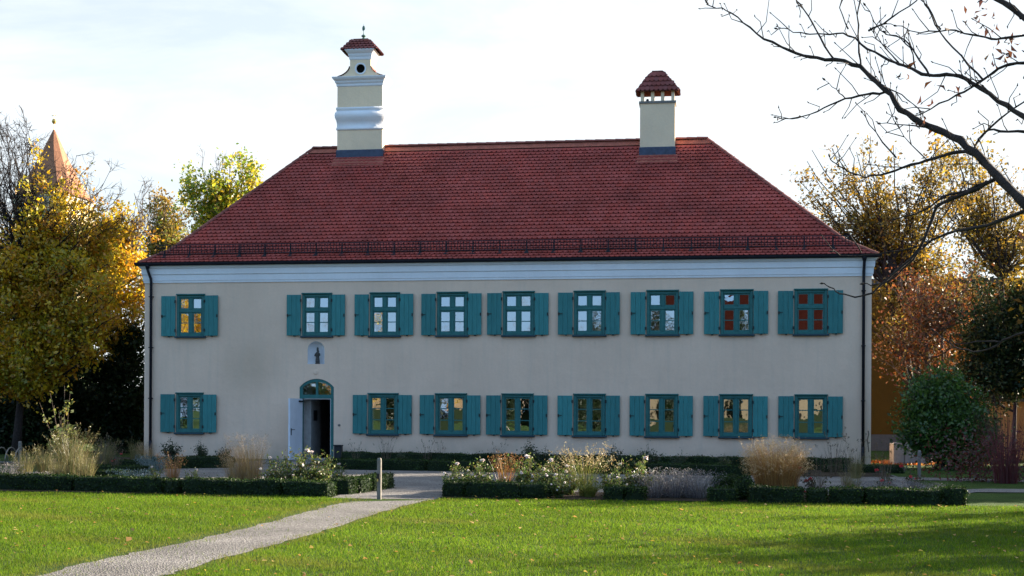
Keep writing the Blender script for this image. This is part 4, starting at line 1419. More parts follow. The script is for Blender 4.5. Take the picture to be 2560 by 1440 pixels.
# rooms of the world behind the viewer that the window panes mirror: a cream house with a red roof, trees
ref = thing('house_across_the_park', (33, -100, 0), 'cream house with a red gable roof across the park, behind the viewer', 'house')
q = MB()
q.box(0, 46, -110, -100, 0, 6.5)
q.build('wall', plaster_mat('far_plaster', (.19, .155, .11, 1), (.12, .1, .08, 1)), ref)
q = MB()
q.add([(-.6, -99.4, 6.5), (46.6, -99.4, 6.5), (46.6, -105, 16.5), (-.6, -105, 16.5), (-.6, -110.6, 6.5), (46.6, -110.6, 6.5)], [(0, 1, 2, 3), (3, 2, 5, 4), (0, 3, 4), (1, 5, 2), (0, 4, 5, 1)])
q.build('roof', mat('red_roof', (.022, .006, .005, 1), .95, .3, 3, spec=0), ref)
for i in range(7):
    for z in (1.0, 4.0):
        w = MB()
        w.box(5 + i * 5.5, 6.2 + i * 5.5, -100, -99.95, z, z + 1.5)
        w.build('window', M['dark'], ref)
lower = thing('park_pavilion', (-24, -98, 0), 'low cream pavilion with an orange roof across the park, behind the viewer', 'pavilion')
q = MB()
q.box(-31.5, -23.5, -104, -98, 0, 3.0)
q.build('wall', plaster_mat('pavilion_plaster', (.34, .24, .15, 1), (.2, .14, .1, 1)), lower)
q = MB()
q.add([(-32, -97.5, 3.0), (-23, -97.5, 3.0), (-24, -101, 5.0), (-31, -101, 5.0), (-32, -104.5, 3.0), (-23, -104.5, 3.0)], [(0, 1, 2, 3), (3, 2, 5, 4), (0, 3, 4), (1, 5, 2), (0, 4, 5, 1)])
q.build('roof', mat('orange_roof', (.34, .11, .05, 1), .8, .3, 3), lower)
def park_tree(x, y, h, leafy, lab, pal=GOLD):
    tree('park_tree', lab, 'tree', (x, y, 0), (x, y, h * .45), .22, [((x, y, h * .62), (h * .26, h * .26, h * .3), 1), ((x + 1, y, h * .4), (h * .24, h * .24, h * .16), .6)], 60 if leafy else 2, 6, 11, .30, pal, .35, 'park trees behind the viewer', bare=[] if leafy else [((x, y, h * .6), (h * .3, h * .3, h * .36), 26)], bark='bark_grey')
park_tree(-53, -86, 17, True, 'full golden tree far left in the park behind the viewer')
park_tree(-58, -80, 15, True, 'second golden tree farthest left in the park behind the viewer', GOLD[:4])
park_tree(-38, -92, 15, False, 'tall bare tree in the park behind the viewer, left')
park_tree(-29, -80, 11, False, 'bare tree in the park behind the viewer, before the pavilion')
park_tree(-36, -88, 5.5, True, 'low dark tree left of the pavilion behind the viewer', DARKG)
park_tree(-24, -88, 14, False, 'bare tree in the park behind the viewer, right of the pavilion')
park_tree(-19, -96, 13, False, 'slender bare tree in the park behind the viewer')
park_tree(-13, -86, 13, False, 'bare tree in the park behind the viewer, centre')
park_tree(-16, -90, 5, True, 'low dark tree right of the pavilion behind the viewer', DARKG)
park_tree(-7.5, -90, 5.6, True, 'low dark tree at the park centre behind the viewer', DARKG)
park_tree(-4, -96, 16, True, 'tall dark tree left of the cream house behind the viewer', DARKG)
park_tree(-2.6, -94, 5.5, True, 'dark low tree added at the corner of the cream house behind the viewer', DARKG)  # this tree and the next are added to darken a lower pane's reflection
park_tree(3.2, -95, 4.6, True, 'dark low tree added before the first windows of the cream house behind the viewer', DARKG)
park_tree(9, -80, 10, False, 'bare tree in front of the cream house behind the viewer')
for i in range(12):  # unseen belt added so the lower panes mirror darkness instead of sky
    x = -62 + i * 5.6
    y = -104 - (i % 3) * 2
    hh = 5.2 + (i * 37 % 5) * .5
    tree('backdrop_shrub', 'dark shrub added behind the viewer as an unseen backdrop for the pane reflections', 'shrub', (x, y, 0), (x, y, hh * .5), .12, [((x, y, hh * .5), (3.6, 2, hh * .45), 1)], 16, 6, 12, .4, DARKG, .5, 'dark backdrop shrubs behind the viewer', bark='bark_dark', lmat='leaf_ever', sub=2)
for i, (xa, xb) in enumerate(((-46, -18), (-17, 4), (5, 22))):
    hb = thing('park_hedge', ((xa + xb) / 2, -93, 0), ('dark clipped hedge behind the viewer before the pavilion', 'dark clipped hedge behind the viewer at the park centre', 'dark clipped hedge behind the viewer before the cream house')[i], 'hedge', 'park hedges behind the viewer')
    q = MB()
    n = 30
    top = [(xa + (xb - xa) * k / n, 1.5 + random.uniform(-.15, .25)) for k in range(n + 1)]
    q.prism([(xa, 0)] + top + [(xb, 0)], -93.6, -92.4)
    q.build('foliage', M['box_core'], hb)

# ================================================================== GARDEN
BOX = [(.016, .036, .007), (.026, .052, .009), (.036, .066, .010), (.011, .024, .005)]
def noise2(x, y, s=1.0):
    return (np.sin(x * 1.7 * s + 1.3 * np.sin(y * 1.1 * s)) + np.sin(y * 2.3 * s + 1.7 * np.sin(x * .9 * s + 2)) + np.sin((x + y) * 3.1 * s + 1)) / 3
def hedge(a, b, wid, h, label, group, dens=2000, lsize=.034, taper=0.0):
    """clipped box hedge from a to b: dark twiggy core and a shell of small leaves"""
    a, b = Vector(a), Vector(b)
    h *= .82
    d = (b - a)
    Ln = d.length
    d.normalize()
    nr = Vector((-d.y, d.x, 0))
    mid = (a + b) / 2
    t = thing('box_hedge', (mid.x, mid.y, 0), label, 'hedge', group)
    nx = max(3, int(Ln / .15))
    prof = [(-wid / 2, 0), (-wid / 2 * 1.03, h * .5), (-wid / 2 * .97, h * .93), (-wid / 2 * .85, h), (0, h * 1.01), (wid / 2 * .85, h), (wid / 2 * .97, h * .93), (wid / 2 * 1.03, h * .5), (wid / 2, 0)]
    seed = rng.uniform(0, 50)
    def surf(s, p):
        """s along, p index along the profile (float)"""
        i = np.minimum(p.astype(int), len(prof) - 2)
        f = p - i
        pr = np.array(prof)
        q = pr[i] * (1 - f)[:, None] + pr[i + 1] * f[:, None]
        wv = 1 + .10 * noise2(s + seed, p * .7 + seed, 2.2)
        endt = np.clip(np.minimum(s, Ln - s) / .08, 0, 1) * .12 + .88
        off, z = q[:, 0] * wv * endt, q[:, 1] * (1 + .085 * noise2(s * 1.3 + seed, p * 0.2, 1.9)) * (.94 + .06 * endt)
        return np.stack([a.x + d.x * s + nr.x * off, a.y + d.y * s + nr.y * off, z], 1)
    S_ = np.linspace(0, Ln, nx + 1)
    Pp = np.arange(len(prof), dtype=float)
    g = surf(np.repeat(S_, len(prof)), np.tile(Pp, nx + 1)).reshape(nx + 1, len(prof), 3)
    core = np.stack([g[:-1, :-1], g[1:, :-1], g[1:, 1:], g[:-1, 1:]], 2).reshape(-1, 4, 3)
    ends = []
    for e in (0, nx):
        for k in range(4):
            ends.append([g[e, k], g[e, k + 1], g[e, 7 - k], g[e, 8 - k]])
    core = np.concatenate([core, np.array(ends)])
    ctr = np.array([mid.x, mid.y, h / 2])
    core = ctr + (core - ctr) * np.array([1 - .03 / max(Ln, .3), .94, .95])
    core[:, :, 2] = np.maximum(core[:, :, 2], 0)
    area = (wid + 2 * h) * Ln
    n = int(area * dens)
    # even over the outline
    seg = np.array([math.dist(prof[i], prof[i + 1]) for i in range(len(prof) - 1)])
    pk = rng.choice(len(seg), n, p=seg / seg.sum()) + rng.random(n)
    pos = surf(rng.uniform(0, Ln, n), pk) + rng.normal(size=(n, 3)) * np.where(rng.random((n, 1)) < .15, .034, .014)
    ne = int(wid * h * dens)
    parts = [pos]
    for s in (0, Ln):
        o = rng.uniform(-.48, .48, ne) * wid
        e = np.stack([a.x + d.x * s + nr.x * o, a.y + d.y * s + nr.y * o, rng.uniform(0, h * .98, ne)], 1)
        parts.append(e + rng.normal(size=(ne, 3)) * .018)
    pos = np.concatenate(parts)
    pos[:, 2] = np.maximum(pos[:, 2], .01)
    lv = leaves(pos, lsize, 0, .7)
    col = palette(len(pos), BOX, .3)
    col *= (1 + .35 * noise2(pos[:, 0] * 1.3, pos[:, 2] * 3 + pos[:, 1], 1.5))[:, None]
    V = np.concatenate([core, lv])
    tint = np.concatenate([np.full((len(core), 3), .01), col])
    mi = np.concatenate([np.zeros(len(core)), np.ones(len(lv))])
    np_mesh('foliage', V, 4, [M['box_core'], M['leaf_ever']], t, tint, mi)
    return t
def at(u, v):
    g = G(u, v)
    return (g.x, g.y, 0)
W_ = .42
def frow(u0, v0, u1, v1, h, lab, grp, wid=W_):
    """hedge whose front foot runs between two photo points"""
    a, b = G(u0, v0), G(u1, v1)
    hedge((a.x, a.y + wid / 2, 0), (b.x, b.y + wid / 2, 0), wid, h, lab, grp)
gl, gr, gf, gb_ = 'clipped hedges of the left bed', 'clipped hedges of the right bed', 'clipped hedges along the house front', 'low clipped hedges at the back of the left bed'
frow(-330, 1218, 178, 1228, .37, 'long box hedge at the left edge of the lawn, cut by the photo edge', gl)
frow(186, 1228, 405, 1234, .36, 'box hedge below the blue-grey lavender in the left bed', gl)
frow(415, 1234, 450, 1236, .34, 'short box hedge block below the orange grass', gl)
frow(456, 1236, 700, 1241, .37, 'box hedge below the tall tan grass in the left bed', gl)
frow(708, 1241, 822, 1244, .35, 'box hedge below the white roses, ending at the path corner', gl)
a = G(838, 1240); b = G(870, 1226); c = G(905, 1212)
def blk(p, q, lab, grp, h=.38, wid=.42): hedge((p.x, p.y, 0), (q.x, q.y, 0), wid, h, lab, grp)
blk(Vector((-7.0, -18.2, 0)), Vector((-6.93, -17.85, 0)), 'sunlit hedge block beside the path, nearest the lawn', gl)
blk(Vector((-6.9, -17.68, 0)), Vector((-6.82, -17.15, 0)), 'sunlit hedge block beside the path, middle of three', gl)
blk(Vector((-6.8, -17.0, 0)), Vector((-6.7, -15.7, 0)), 'sunlit hedge block beside the path, farthest from the lawn', gl)
frow(1108, 1243, 1158, 1244, .36, 'box hedge block at the left corner of the right bed', gr)
frow(1165, 1244, 1300, 1247, .36, 'box hedge below the reddish grass in the right bed', gr)
frow(1305, 1247, 1368, 1249, .33, 'squared hedge block left of the fountain grass', gr)
frow(1512, 1250, 1560, 1251, .30, 'low hedge right of the fountain grass', gr)
frow(1566, 1251, 1612, 1252, .30, 'small hedge block touching the purple-grey lavender', gr)
frow(1772, 1255, 1842, 1256, .30, 'low hedge block right of the purple-grey lavender', gr)
frow(1874, 1258, 2008, 1260, .36, 'box hedge in front of the big golden grass', gr)
frow(2020, 1260, 2068, 1261, .32, 'small rounded hedge block right of the golden grass', gr, .36)
frow(2078, 1261, 2160, 1263, .36, 'box hedge below the green-yellow tuft', gr)
frow(2166, 1263, 2352, 1265, .36, 'long box hedge below the grey lavender', gr)
frow(2360, 1265, 2418, 1266, .38, 'square end block of the right bed hedge', gr)
blk(Vector((-4.72, -18.1, 0)), Vector((-4.55, -16.4, 0)), 'hedge running back from the left corner of the right bed', gr, .36)
frow(812, 1174, 1062, 1178, .36, 'dark box hedge right of the doorway along the gravel', gf)
frow(1070, 1178, 1345, 1183, .36, 'dark box hedge behind the reddish grass along the gravel', gf)
frow(1352, 1183, 1610, 1187, .36, 'dark box hedge behind the fountain grass along the gravel', gf)
frow(1617, 1187, 1875, 1192, .36, 'dark box hedge left of the golden grass along the gravel', gf)
frow(2060, 1182, 2260, 1184, .26, 'low dark hedge near the house corner', gf)
hedge((-11.3, -2.6, 0), (-4, -3.6, 0), .45, .42, 'second hedge row under the ground-floor windows, left half', gf)
hedge((-3.8, -3.6, 0), (4.6, -4.2, 0), .45, .42, 'second hedge row under the ground-floor windows, right half', gf)
frow(375, 1173, 575, 1170, .40, 'dark box hedge left of the doorway', gf)
frow(215, 1194, 310, 1198, .22, 'front row of the stepped low hedges', gb_)
frow(225, 1182, 350, 1186, .24, 'middle row of the stepped low hedges', gb_)
frow(235, 1170, 440, 1172, .26, 'rear row of the stepped low hedges', gb_)

# ---- plants: one prototype per kind, then copies
def ribbons(n, h, spread, rb, w, arch, hv=.25, seg=5, lean=(0, 0)):
    az = rng.uniform(0, 2 * np.pi, n)
    r0 = rb * np.sqrt(rng.random(n))
    H = h * rng.uniform(1 - hv * 1.6, 1 + hv * .4, n)
    sp = spread * rng.uniform(.15, 1, n)
    t = np.linspace(0, 1, seg + 1)
    ca, sa = np.cos(az), np.sin(az)
    rad = r0[:, None] + sp[:, None] * t[None] ** 1.6
    z = H[:, None] * (t[None] - arch * t[None] ** 3 * rng.uniform(.5, 1.4, (n, 1)))
    c = np.stack([ca[:, None] * rad + lean[0] * t * t, sa[:, None] * rad + lean[1] * t * t, z], 2)
    side_ = np.stack([-sa, ca, np.zeros(n)], 1)
    tw = rng.normal(size=(n, 3)) * .6
    side_ = unit(side_ + tw)
    ww = w * (1 - .85 * t) * .5
    Lh = c - side_[:, None, :] * ww[None, :, None]
    Rh = c + side_[:, None, :] * ww[None, :, None]
    V = np.stack([Lh[:, :-1], Rh[:, :-1], Rh[:, 1:], Lh[:, 1:]], 2)
    return V.reshape(-1, 4, 3), c
def rep(cols, k): return np.repeat(cols, k, axis=0)
def grass_proto(name, n, h, spread, rb, w, arch, pal, label, group, cat='grass', heads=0, head_len=.18, head_pal=None, lean=(0, 0), head_sz=.045, fuzz=0):
    t = thing(name, (0, 0, 0), label, cat, group)
    V, c = ribbons(n, h, spread, rb, w, arch, lean=lean)
    col = rep(palette(n, pal, .25), 5)
    np_mesh('blades', V, 4, M['straw'], t, col)
    if heads:
        k = rng.choice(n, min(heads, n), replace=False)
        tips = c[k, -1]
        dr = unit(c[k, -1] - c[k, -2])
        m = 14
        f = rng.uniform(-.35, .75, (len(k), m, 1))
        pos = tips[:, None] + dr[:, None] * f * head_len + rng.normal(size=(len(k), m, 3)) * head_len * .10
        pos = pos.reshape(-1, 3)
        tag(np_mesh('seed_heads', leaves(pos, head_sz, -.2, .22), 4, M['straw'], t, palette(len(pos), head_pal or pal, .25)), kind='stuff')
    if fuzz:
        d = unit(rng.normal(size=(fuzz, 3)) * [1, 1, .8] + [0, 0, .35])
        rr_ = rng.uniform(.55, 1.06, (fuzz, 1))
        pos = d * rr_ * [rb + spread * .75, rb + spread * .75, h * .42] + [0, 0, h * .60]
        tag(np_mesh('seed_haze', leaves(pos, .028, .8, .2), 4, M['straw'], t, palette(fuzz, head_pal or pal, .3)), kind='stuff')
    return t
def rose_proto(name, h, r, n_stem, n_leaf, label, group, flowers=0, fcol=(.8, .72, .70), pal=None, cat='rose bush', lsize=.055):
    t = thing(name, (0, 0, 0), label, cat, group)
    mb = MB()
    C, tips = [], []
    for i in range(n_stem):
        az = random.uniform(0, 6.28)
        sp = r * random.uniform(.2, 1)
        H = h * random.choice((random.uniform(.35, .7), random.uniform(.6, 1.2)))
        pts = [Vector((math.cos(az) * sp * f ** 1.3 + random.gauss(0, .015), math.sin(az) * sp * f ** 1.3 + random.gauss(0, .015), H * f)) for f in (0, .25, .5, .75, 1)]
        mb.tube(pts, [.008, .007, .006, .005, .003], 4, cap=False)
        tips.append(pts[-1])
        for k in range(3):
            s = pts[random.randint(1, 3)]
            e = s + Vector((random.gauss(0, .12), random.gauss(0, .12), random.uniform(.05, .22)))
            mb.tube([s, e], [.004, .002], 3, cap=False)
            tips.append(e)
            C.append(np.array(s)[None] + (np.array(e) - np.array(s))[None] * rng.random((n_leaf // 3, 1)) + rng.normal(size=(n_leaf // 3, 3)) * .045)
        a = np.array([list(p) for p in pts])
        ff = rng.uniform(.6, 4, n_leaf)
        ii = np.minimum(ff.astype(int), 3)
        C.append(a[ii] + (a[ii + 1] - a[ii]) * (ff - ii)[:, None] + rng.normal(size=(n_leaf, 3)) * .05)
    mb.build('stems', M['bark_grey'], t)
    C = np.concatenate(C)
    C[:, 2] = np.maximum(C[:, 2], .03)
    np_mesh('foliage', leaves(C, lsize, .2, .6), 4, M['leaf'], t, palette(len(C), pal or [(.06, .11, .02), (.09, .14, .025), (.15, .19, .035), (.12, .10, .03)], .3))
    top = sorted(tips, key=lambda p: -p.z)
    for i in range(flowers):
        p = top[0] if i == 0 else random.choice(top)
        p = Vector(p) + Vector((random.gauss(0, .03), random.gauss(0, .03), .01))
        cs = np.array(p)[None] + rng.normal(size=(12, 3)) * np.array([.012, .012, .010])
        np_mesh('flower', leaves(cs, .058, 0, .9, .35), 4, M['petal'], t, palette(12, [fcol], .12))
    return t
used = {}
def put(proto, u, Y, label, sc=1.0, rot=None, sz=None, group=None, x=None):
    """first use places the prototype itself, later ones place a copy with copies of its parts"""
    xx = P(u, 1150, Y).x if x is None else x
    if proto not in used:
        used[proto] = 1
        o = proto
    else:
        o = proto.copy()
        COL.objects.link(o)
        for ch in proto.children:
            c_ = ch.copy()
            COL.objects.link(c_)
            c_.parent = o
    o.location = (xx, Y, 0)
    o.rotation_euler = (0, 0, random.uniform(0, 6.28) if rot is None else rot)
    o.scale = (sc, sc, sz or sc)
    o['label'] = label
    if group: o['group'] = group
    return o
TAN = [(.36, .25, .11), (.30, .19, .075), (.42, .31, .15), (.24, .15, .06)]
GOLDG = [(.42, .24, .07), (.36, .18, .05), (.48, .31, .11), (.26, .12, .04)]
REDG = [(.26, .10, .04), (.34, .15, .05), (.20, .12, .03), (.30, .20, .06)]
GREENY = [(.16, .20, .03), (.22, .22, .04), (.30, .25, .06), (.12, .17, .03)]
WILD = [(.12, .13, .04), (.18, .16, .06), (.22, .17, .08), (.09, .11, .03)]
LAV = [(.13, .12, .14), (.18, .165, .185), (.09, .10, .09), (.26, .235, .22)]
BLUEG = [(.14, .20, .21), (.18, .24, .25), (.10, .15, .15)]
DRYB = [(.10, .075, .05), (.15, .11, .07), (.08, .06, .04)]
YB_ = -17.5
def hz(u, v, Y): return P(u, v, Y).z
# big golden grass
g = grass_proto('ornamental_grass', 2600, hz(1940, 1088, YB_), .36, .38, .008, .30, GOLDG, '', 'ornamental grasses', heads=900, head_len=.14, head_sz=.03, fuzz=4200, head_pal=[(.50, .34, .16), (.42, .26, .10), (.58, .43, .25)])
put(g, 1940, -17.35, 'big rounded golden grass in the right bed, the tallest clump there')
# fountain grass
g = grass_proto('fountain_grass', 190, hz(1465, 1128, YB_), .62, .10, .010, .05, GREENY, '', 'ornamental grasses', heads=90, head_len=.26, head_pal=[(.42, .33, .16), (.36, .26, .12)])
put(g, 1462, -17.7, 'spraying green-yellow fountain grass in the middle of the right bed')
g2 = grass_proto('grass_tuft', 420, .42, .32, .10, .010, .35, [(.14, .19, .03), (.20, .20, .04)], '', 'ornamental grasses')
put(g2, 1475, -17.95, 'dense green tuft at the foot of the fountain grass', 1.0)
put(g2, 2110, -17.9, 'green-yellow tuft low in the right bed, right of the golden grass', .8)
put(g2, 1185, -17.8, 'low green tuft beside the left corner of the right bed', .7)
# reddish grass
g = grass_proto('reddish_grass', 150, hz(1265, 1135, YB_), .24, .12, .010, .12, REDG, '', 'ornamental grasses', heads=35, head_len=.15)
put(g, 1262, -17.4, 'reddish upright grass left in the right bed')
put(g, 432, -16.9, 'orange-brown upright grass in the left bed', .92, 1.0)
# tan grass
g = grass_proto('tan_grass', 420, hz(620, 1092, -16.6), .34, .24, .008, .10, TAN + [(.28, .2, .06)], '', 'ornamental grasses', heads=150, head_len=.16, head_sz=.03, head_pal=[(.40, .30, .19), (.34, .22, .13)], lean=(.12, 0))
put(g, 625, -16.3, 'tall tan grass in front of the house left of the door')
put(g, 590, -16.5, 'leaning tan grass just left of the tallest tan clump', .72, 2.4)
put(g, 372, -7.5, 'hazy dry grass by the left downpipe', .62, 4.0)
# dry stem clumps
g = grass_proto('dry_stems', 60, .95, .30, .12, .007, .03, DRYB, '', 'dry stem clumps', 'plant', heads=14, head_len=.08)
for u, Y, s, lab in ((965, -3.2, 1.0, 'tall dry stems under the second ground-floor window'), (1068, -3.3, .85, 'thin dry stems between the second and third ground-floor windows'), (1100, -3.0, .8, 'thin dry stems under the third ground-floor window'), (890, -3.4, .75, 'dry stems beside the cellar grate'), (2085, -7, 1.25, 'tall dry stems at the right end of the house front'), (2135, -8, 1.1, 'greyish dry stems near the right downpipe'), (2210, -12, 1.05, 'dry stems in front of the bin shelter'), (2115, -12.5, .9, 'sprawling dry stems behind the right bed hedge'), (1245, -4.0, .8, 'dry stems under the fourth ground-floor window'), (250, -10, 1.1, 'dry stems in front of the dark evergreens on the left'), (290, -11, .9, 'shorter dry stems left of the house corner'), (2050, -14.5, .8, 'dry stems just behind the golden grass')):
    put(g, u, Y, lab, s)
# lavender
def lavender(n, h, r, pal, name, label, group):
    t = thing(name, (0, 0, 0), label, 'lavender', group)
    V, c = ribbons(n, h, r * .9, r * .6, .009, .05, .5, 4)
    np_mesh('stems', V, 4, M['straw'], t, rep(palette(n, pal, .25), 4))
    tip = np.repeat(c[:, -1], 4, 0) + rng.normal(size=(n * 4, 3)) * .02
    np_mesh('flower_spikes', leaves(tip, .03, -.4, .4), 4, M['straw'], t, palette(len(tip), pal, .3))
    return t
lv = lavender(430, .46, .36, LAV, 'lavender', '', 'grey-purple lavender mounds')
for u, Y, s, lab in ((1640, -17.75, .95, 'grey-purple lavender mound at the left of the lavender patch'), (1690, -17.6, 1.1, 'grey-purple lavender mound in the middle of the lavender patch'), (1745, -17.7, 1.05, 'grey-purple lavender mound at the right of the lavender patch'), (2180, -17.6, .72, 'pale grey lavender behind the long right hedge, left end'), (2250, -17.5, .75, 'pale grey lavender behind the long right hedge, middle'), (2320, -17.6, .70, 'pale grey lavender behind the long right hedge, right end'), (10, -15.5, .85, 'grey lavender at the left photo edge'), (90, -16.8, .6, 'grey lavender behind the left hedge below the leafy shrub')):
    put(lv, u, Y, lab, s)
bl = lavender(420, .36, .38, BLUEG, 'blue_lavender', '', 'blue-grey mounds of the left bed')
put(bl, 330, -17.3, 'blue-grey mound behind the left hedge')
put(bl, 385, -9.5, 'blue-grey mound before the left house corner', 1.05)
put(bl, 768, -15.2, 'small blue-grey mound behind the roses by the gravel', .6)
# roses
ra = rose_proto('rose_bush', .72, .50, 22, 60, '', 'white rose bushes', 11)
for u, Y, s, lab in ((740, -17.4, 1.0, 'white rose bush left of the path, biggest of the left bed'), (800, -17.3, .95, 'white rose bush at the path corner of the left bed'), (690, -17.2, .8, 'white rose bush right of the tan grass'), (1140, -17.6, .72, 'rose bush at the left corner of the right bed'), (1200, -17.5, .80, 'rose bush left of the reddish grass'), (1318, -17.5, .92, 'white rose bush right of the reddish grass'), (1375, -17.6, .85, 'white rose bush midway between the reddish and the fountain grass'), (1425, -17.4, .7, 'low white rose beside the fountain grass, on its left'), (1530, -17.7, .75, 'white rose bush right of the fountain grass'), (1590, -17.5, .9, 'white rose bush left of the lavender patch'), (385, -17.3, .55, 'small white rose right of the blue-grey mound'), (480, -17.4, .5, 'small white rose right of the orange-brown grass'), (1400, -18.35, .55, 'low rose spilling over the hedge line left of the fountain grass'), (1545, -18.3, .5, 'low rose spilling over the hedge line right of the fountain grass'), (1255, -18.2, .45, 'low rose at the foot of the reddish grass'), (745, -18.2, .45, 'low rose on the hedge line near the path corner'), (840, -15.9, .6, 'small rose at the gravel behind the sunlit hedge blocks')):
    put(ra, u, Y, lab, s)
rd = rose_proto('rose_shrub', .82, .45, 16, 44, '', 'rose shrubs by the house wall', 0, pal=[(.02, .045, .015), (.03, .06, .02), (.045, .07, .025)])
for u, Y, s, lab in ((1330, -5.6, 1.05, 'dark rose shrub between the fourth and fifth ground-floor windows'), (1365, -5.4, .8, 'smaller dark rose shrub left of the fifth ground-floor window'), (1420, -5.2, .75, 'dark rose shrub under the fifth ground-floor window'), (1535, -5.6, .9, 'dark rose shrub between the fifth and sixth ground-floor windows'), (1625, -5.6, .9, 'dark rose shrub under the sixth ground-floor window'), (1700, -5.5, .7, 'low dark rose shrub right of the sixth ground-floor window'), (1810, -5.5, .6, 'low dark rose shrub under the seventh ground-floor window'), (425, -3.4, .95, 'dark rose shrub under the left ground-floor window'), (505, -3.2, .85, 'dark rose shrub right of the left ground-floor window'), (560, -3.2, .7, 'low dark rose shrub left of the door leaf'), (1000, -4.2, .6, 'low dark shrub right of the tall dry stems')):
    put(rd, u, Y, lab, s)
rr = rose_proto('red_rose', .62, .4, 9, 20, '', 'red rose bushes of the right bed', 6, (.55, .06, .07), [(.05, .05, .02), (.07, .045, .02), (.04, .06, .02)])
for u, Y, s, lab in ((2040, -17.2, .95, 'red rose bush right beside the golden grass'), (2215, -16.9, .85, 'red rose bush among the pale grey lavender'), (2290, -15.5, .9, 'red rose bush near the right grey post'), (280, -9, .7, 'red rose bush in front of the dark evergreens')):
    put(rr, u, Y, lab, s)
# small clipped balls between lavender and golden grass
def ball(r):
    t = thing('box_ball', (0, 0, 0), '', 'topiary', 'small box plants')
    n = 1500
    d = unit(rng.normal(size=(n, 3)))
    pos = d * r * np.array([1, 1, 1.05]) * rng.uniform(.82, 1.05, (n, 1)) + [0, 0, r * .95]
    pos[:, 2] = np.maximum(pos[:, 2], .02)
    cr_ = [(math.sin(a) * r * .84, r * .95 - math.cos(a) * r * .9) for a in [math.pi * i / 8 for i in range(9)]]
    q = MB()
    q.lathe([(max(x, .001), max(z, 0)) for x, z in cr_], (0, 0, 0), 12)
    q.build('core', M['box_core'], t)
    np_mesh('foliage', leaves(pos, .036, 0, .7), 4, M['leaf_ever'], t, palette(n, BOX, .3))
    return t
bp2 = ball(.24)
put(bp2, 1858, -18.0, 'small round box plant left of the golden grass')
put(bp2, 1800, -16.6, 'small round box plant behind the low hedge, on the left', .85)
put(bp2, 1833, -16.4, 'small round box plant behind the low hedge, on the right', .9)
# wild corner at the left
ws = rose_proto('leafy_shrub', 2.0, .75, 22, 24, 'yellow-green leafy shrub in the left bed before the dark trees', None, 0, pal=[(.14, .17, .03), (.20, .22, .05), (.10, .12, .03), (.22, .17, .04)], cat='shrub', lsize=.10)
put(ws, 160, -12.6, 'yellow-green leafy shrub in the left bed before the dark trees', 1.0, 0, .98)
wg = grass_proto('wild_grass', 420, 1.3, .42, .26, .010, .2, WILD + [(.2, .16, .05)], '', 'wild grasses of the left bed', heads=60, head_len=.16)
for u, Y, s, lab in ((180, -14.0, 1.0, 'tall olive grass leaning against the leafy shrub'), (110, -14.5, .7, 'olive grass left of the leafy shrub'), (60, -15, .6, 'low olive grass beside the left grey post'), (145, -15.6, .5, 'low olive grass in front of the leafy shrub'), (215, -15.3, .6, 'olive grass right of the leafy shrub'), (262, -9, .75, 'olive grass in the gap before the dark trees'), (340, -4, .6, 'olive grass beside the house corner'), (2140, -9, .5, 'olive grass near the right house corner'), (2130, -16.6, .45, 'low olive grass in the right bed behind the tuft')):
    put(wg, u, Y, lab, s)
# red-stemmed dogwood
dg = grass_proto('dogwood', 260, 2.1, .75, .28, .012, .03, [(.11, .022, .03), (.15, .03, .04), (.08, .02, .025)], '', None, 'shrub')
put(dg, 2515, -10.5, 'red-stemmed bare shrub at the right edge')
db = thing('dogwood_litter_bush', (0, 0, 0), '', 'shrub', None)
n = 2600
pos = rng.normal(size=(n, 3)) * [.65, .5, .35] + [0, 0, .45]
pos[:, 2] = np.abs(pos[:, 2])
np_mesh('foliage', leaves(pos, .07), 4, M['leaf'], db, palette(n, [(.09, .02, .02), (.06, .03, .02), (.12, .03, .025)], .3))
db.name = 'low_red_bush'
put(db, 2470, -9.5, 'low dark red leafy bush at the foot of the red-stemmed shrub', 1.1)

# ---- posts
def post(base, h, w, label, locked=False):  # the flag adds a lock and padlock to the post
    t = thing('bollard', (base.x, base.y, 0), label, 'bollard', 'square metal posts')
    q = MB()
    x, y = base.x, base.y
    q.add([(x + sx * w / 2 * k, y + sy * w / 2 * k, z) for z, k in ((0, 1), (h - .05, 1), (h - .015, .9), (h, .6)) for sx, sy in ((-1, -1), (1, -1), (1, 1), (-1, 1))],
          [(i * 4 + k, i * 4 + (k + 1) % 4, i * 4 + 4 + (k + 1) % 4, i * 4 + 4 + k) for i in range(3) for k in range(4)] + [(12, 13, 14, 15)])
    q.build('post', M['steel'], t)
    if locked:
        k = MB()
        k.box(x - .035, x + .02, y - w / 2 - .03, y - w / 2 - .001, h * .5, h * .5 + .1)
        k.build('lock', M['iron'], t)
        k = MB()
        k.tube([(x - .02, y - w / 2 - .02, h * .5), (x - .02, y - w / 2 - .02, h * .44)], .012, 6)
        k.build('padlock', M['brass'], t)
    return t
pb_ = post(G(948, 1249), .79, .072, 'weathered square grey post standing where the path meets the gravel', True)
pb_.rotation_euler = (0, 0, 0)
post(G(2298, 1195), .73, .08, 'blue-grey post on the side path right of the house')
post(G(50, 1162), .72, .08, 'grey post in the wild left bed')
# cycle stand at the far left
cs_ = thing('cycle_stand', (P(20, 1150, -7).x, -7, 0), 'low cycle stand of bent grey tubes at the left edge', 'cycle stand')
for i in range(4):
    q = MB()
    x = P(-20 + i * 24, 1150, -7).x
    q.tube([(x + .0, -7 + .35 * math.cos(a), .12 + .42 * math.sin(a)) for a in [math.pi * k / 10 for k in range(11)]], .018, 6)
    q.build('hoop', M['steel'], cs_, True)
q = MB()
q.box(P(-30, 1150, -7).x, P(66, 1150, -7).x, -7.03, -6.97, .08, .12)
q.build('rail', M['steel'], cs_)

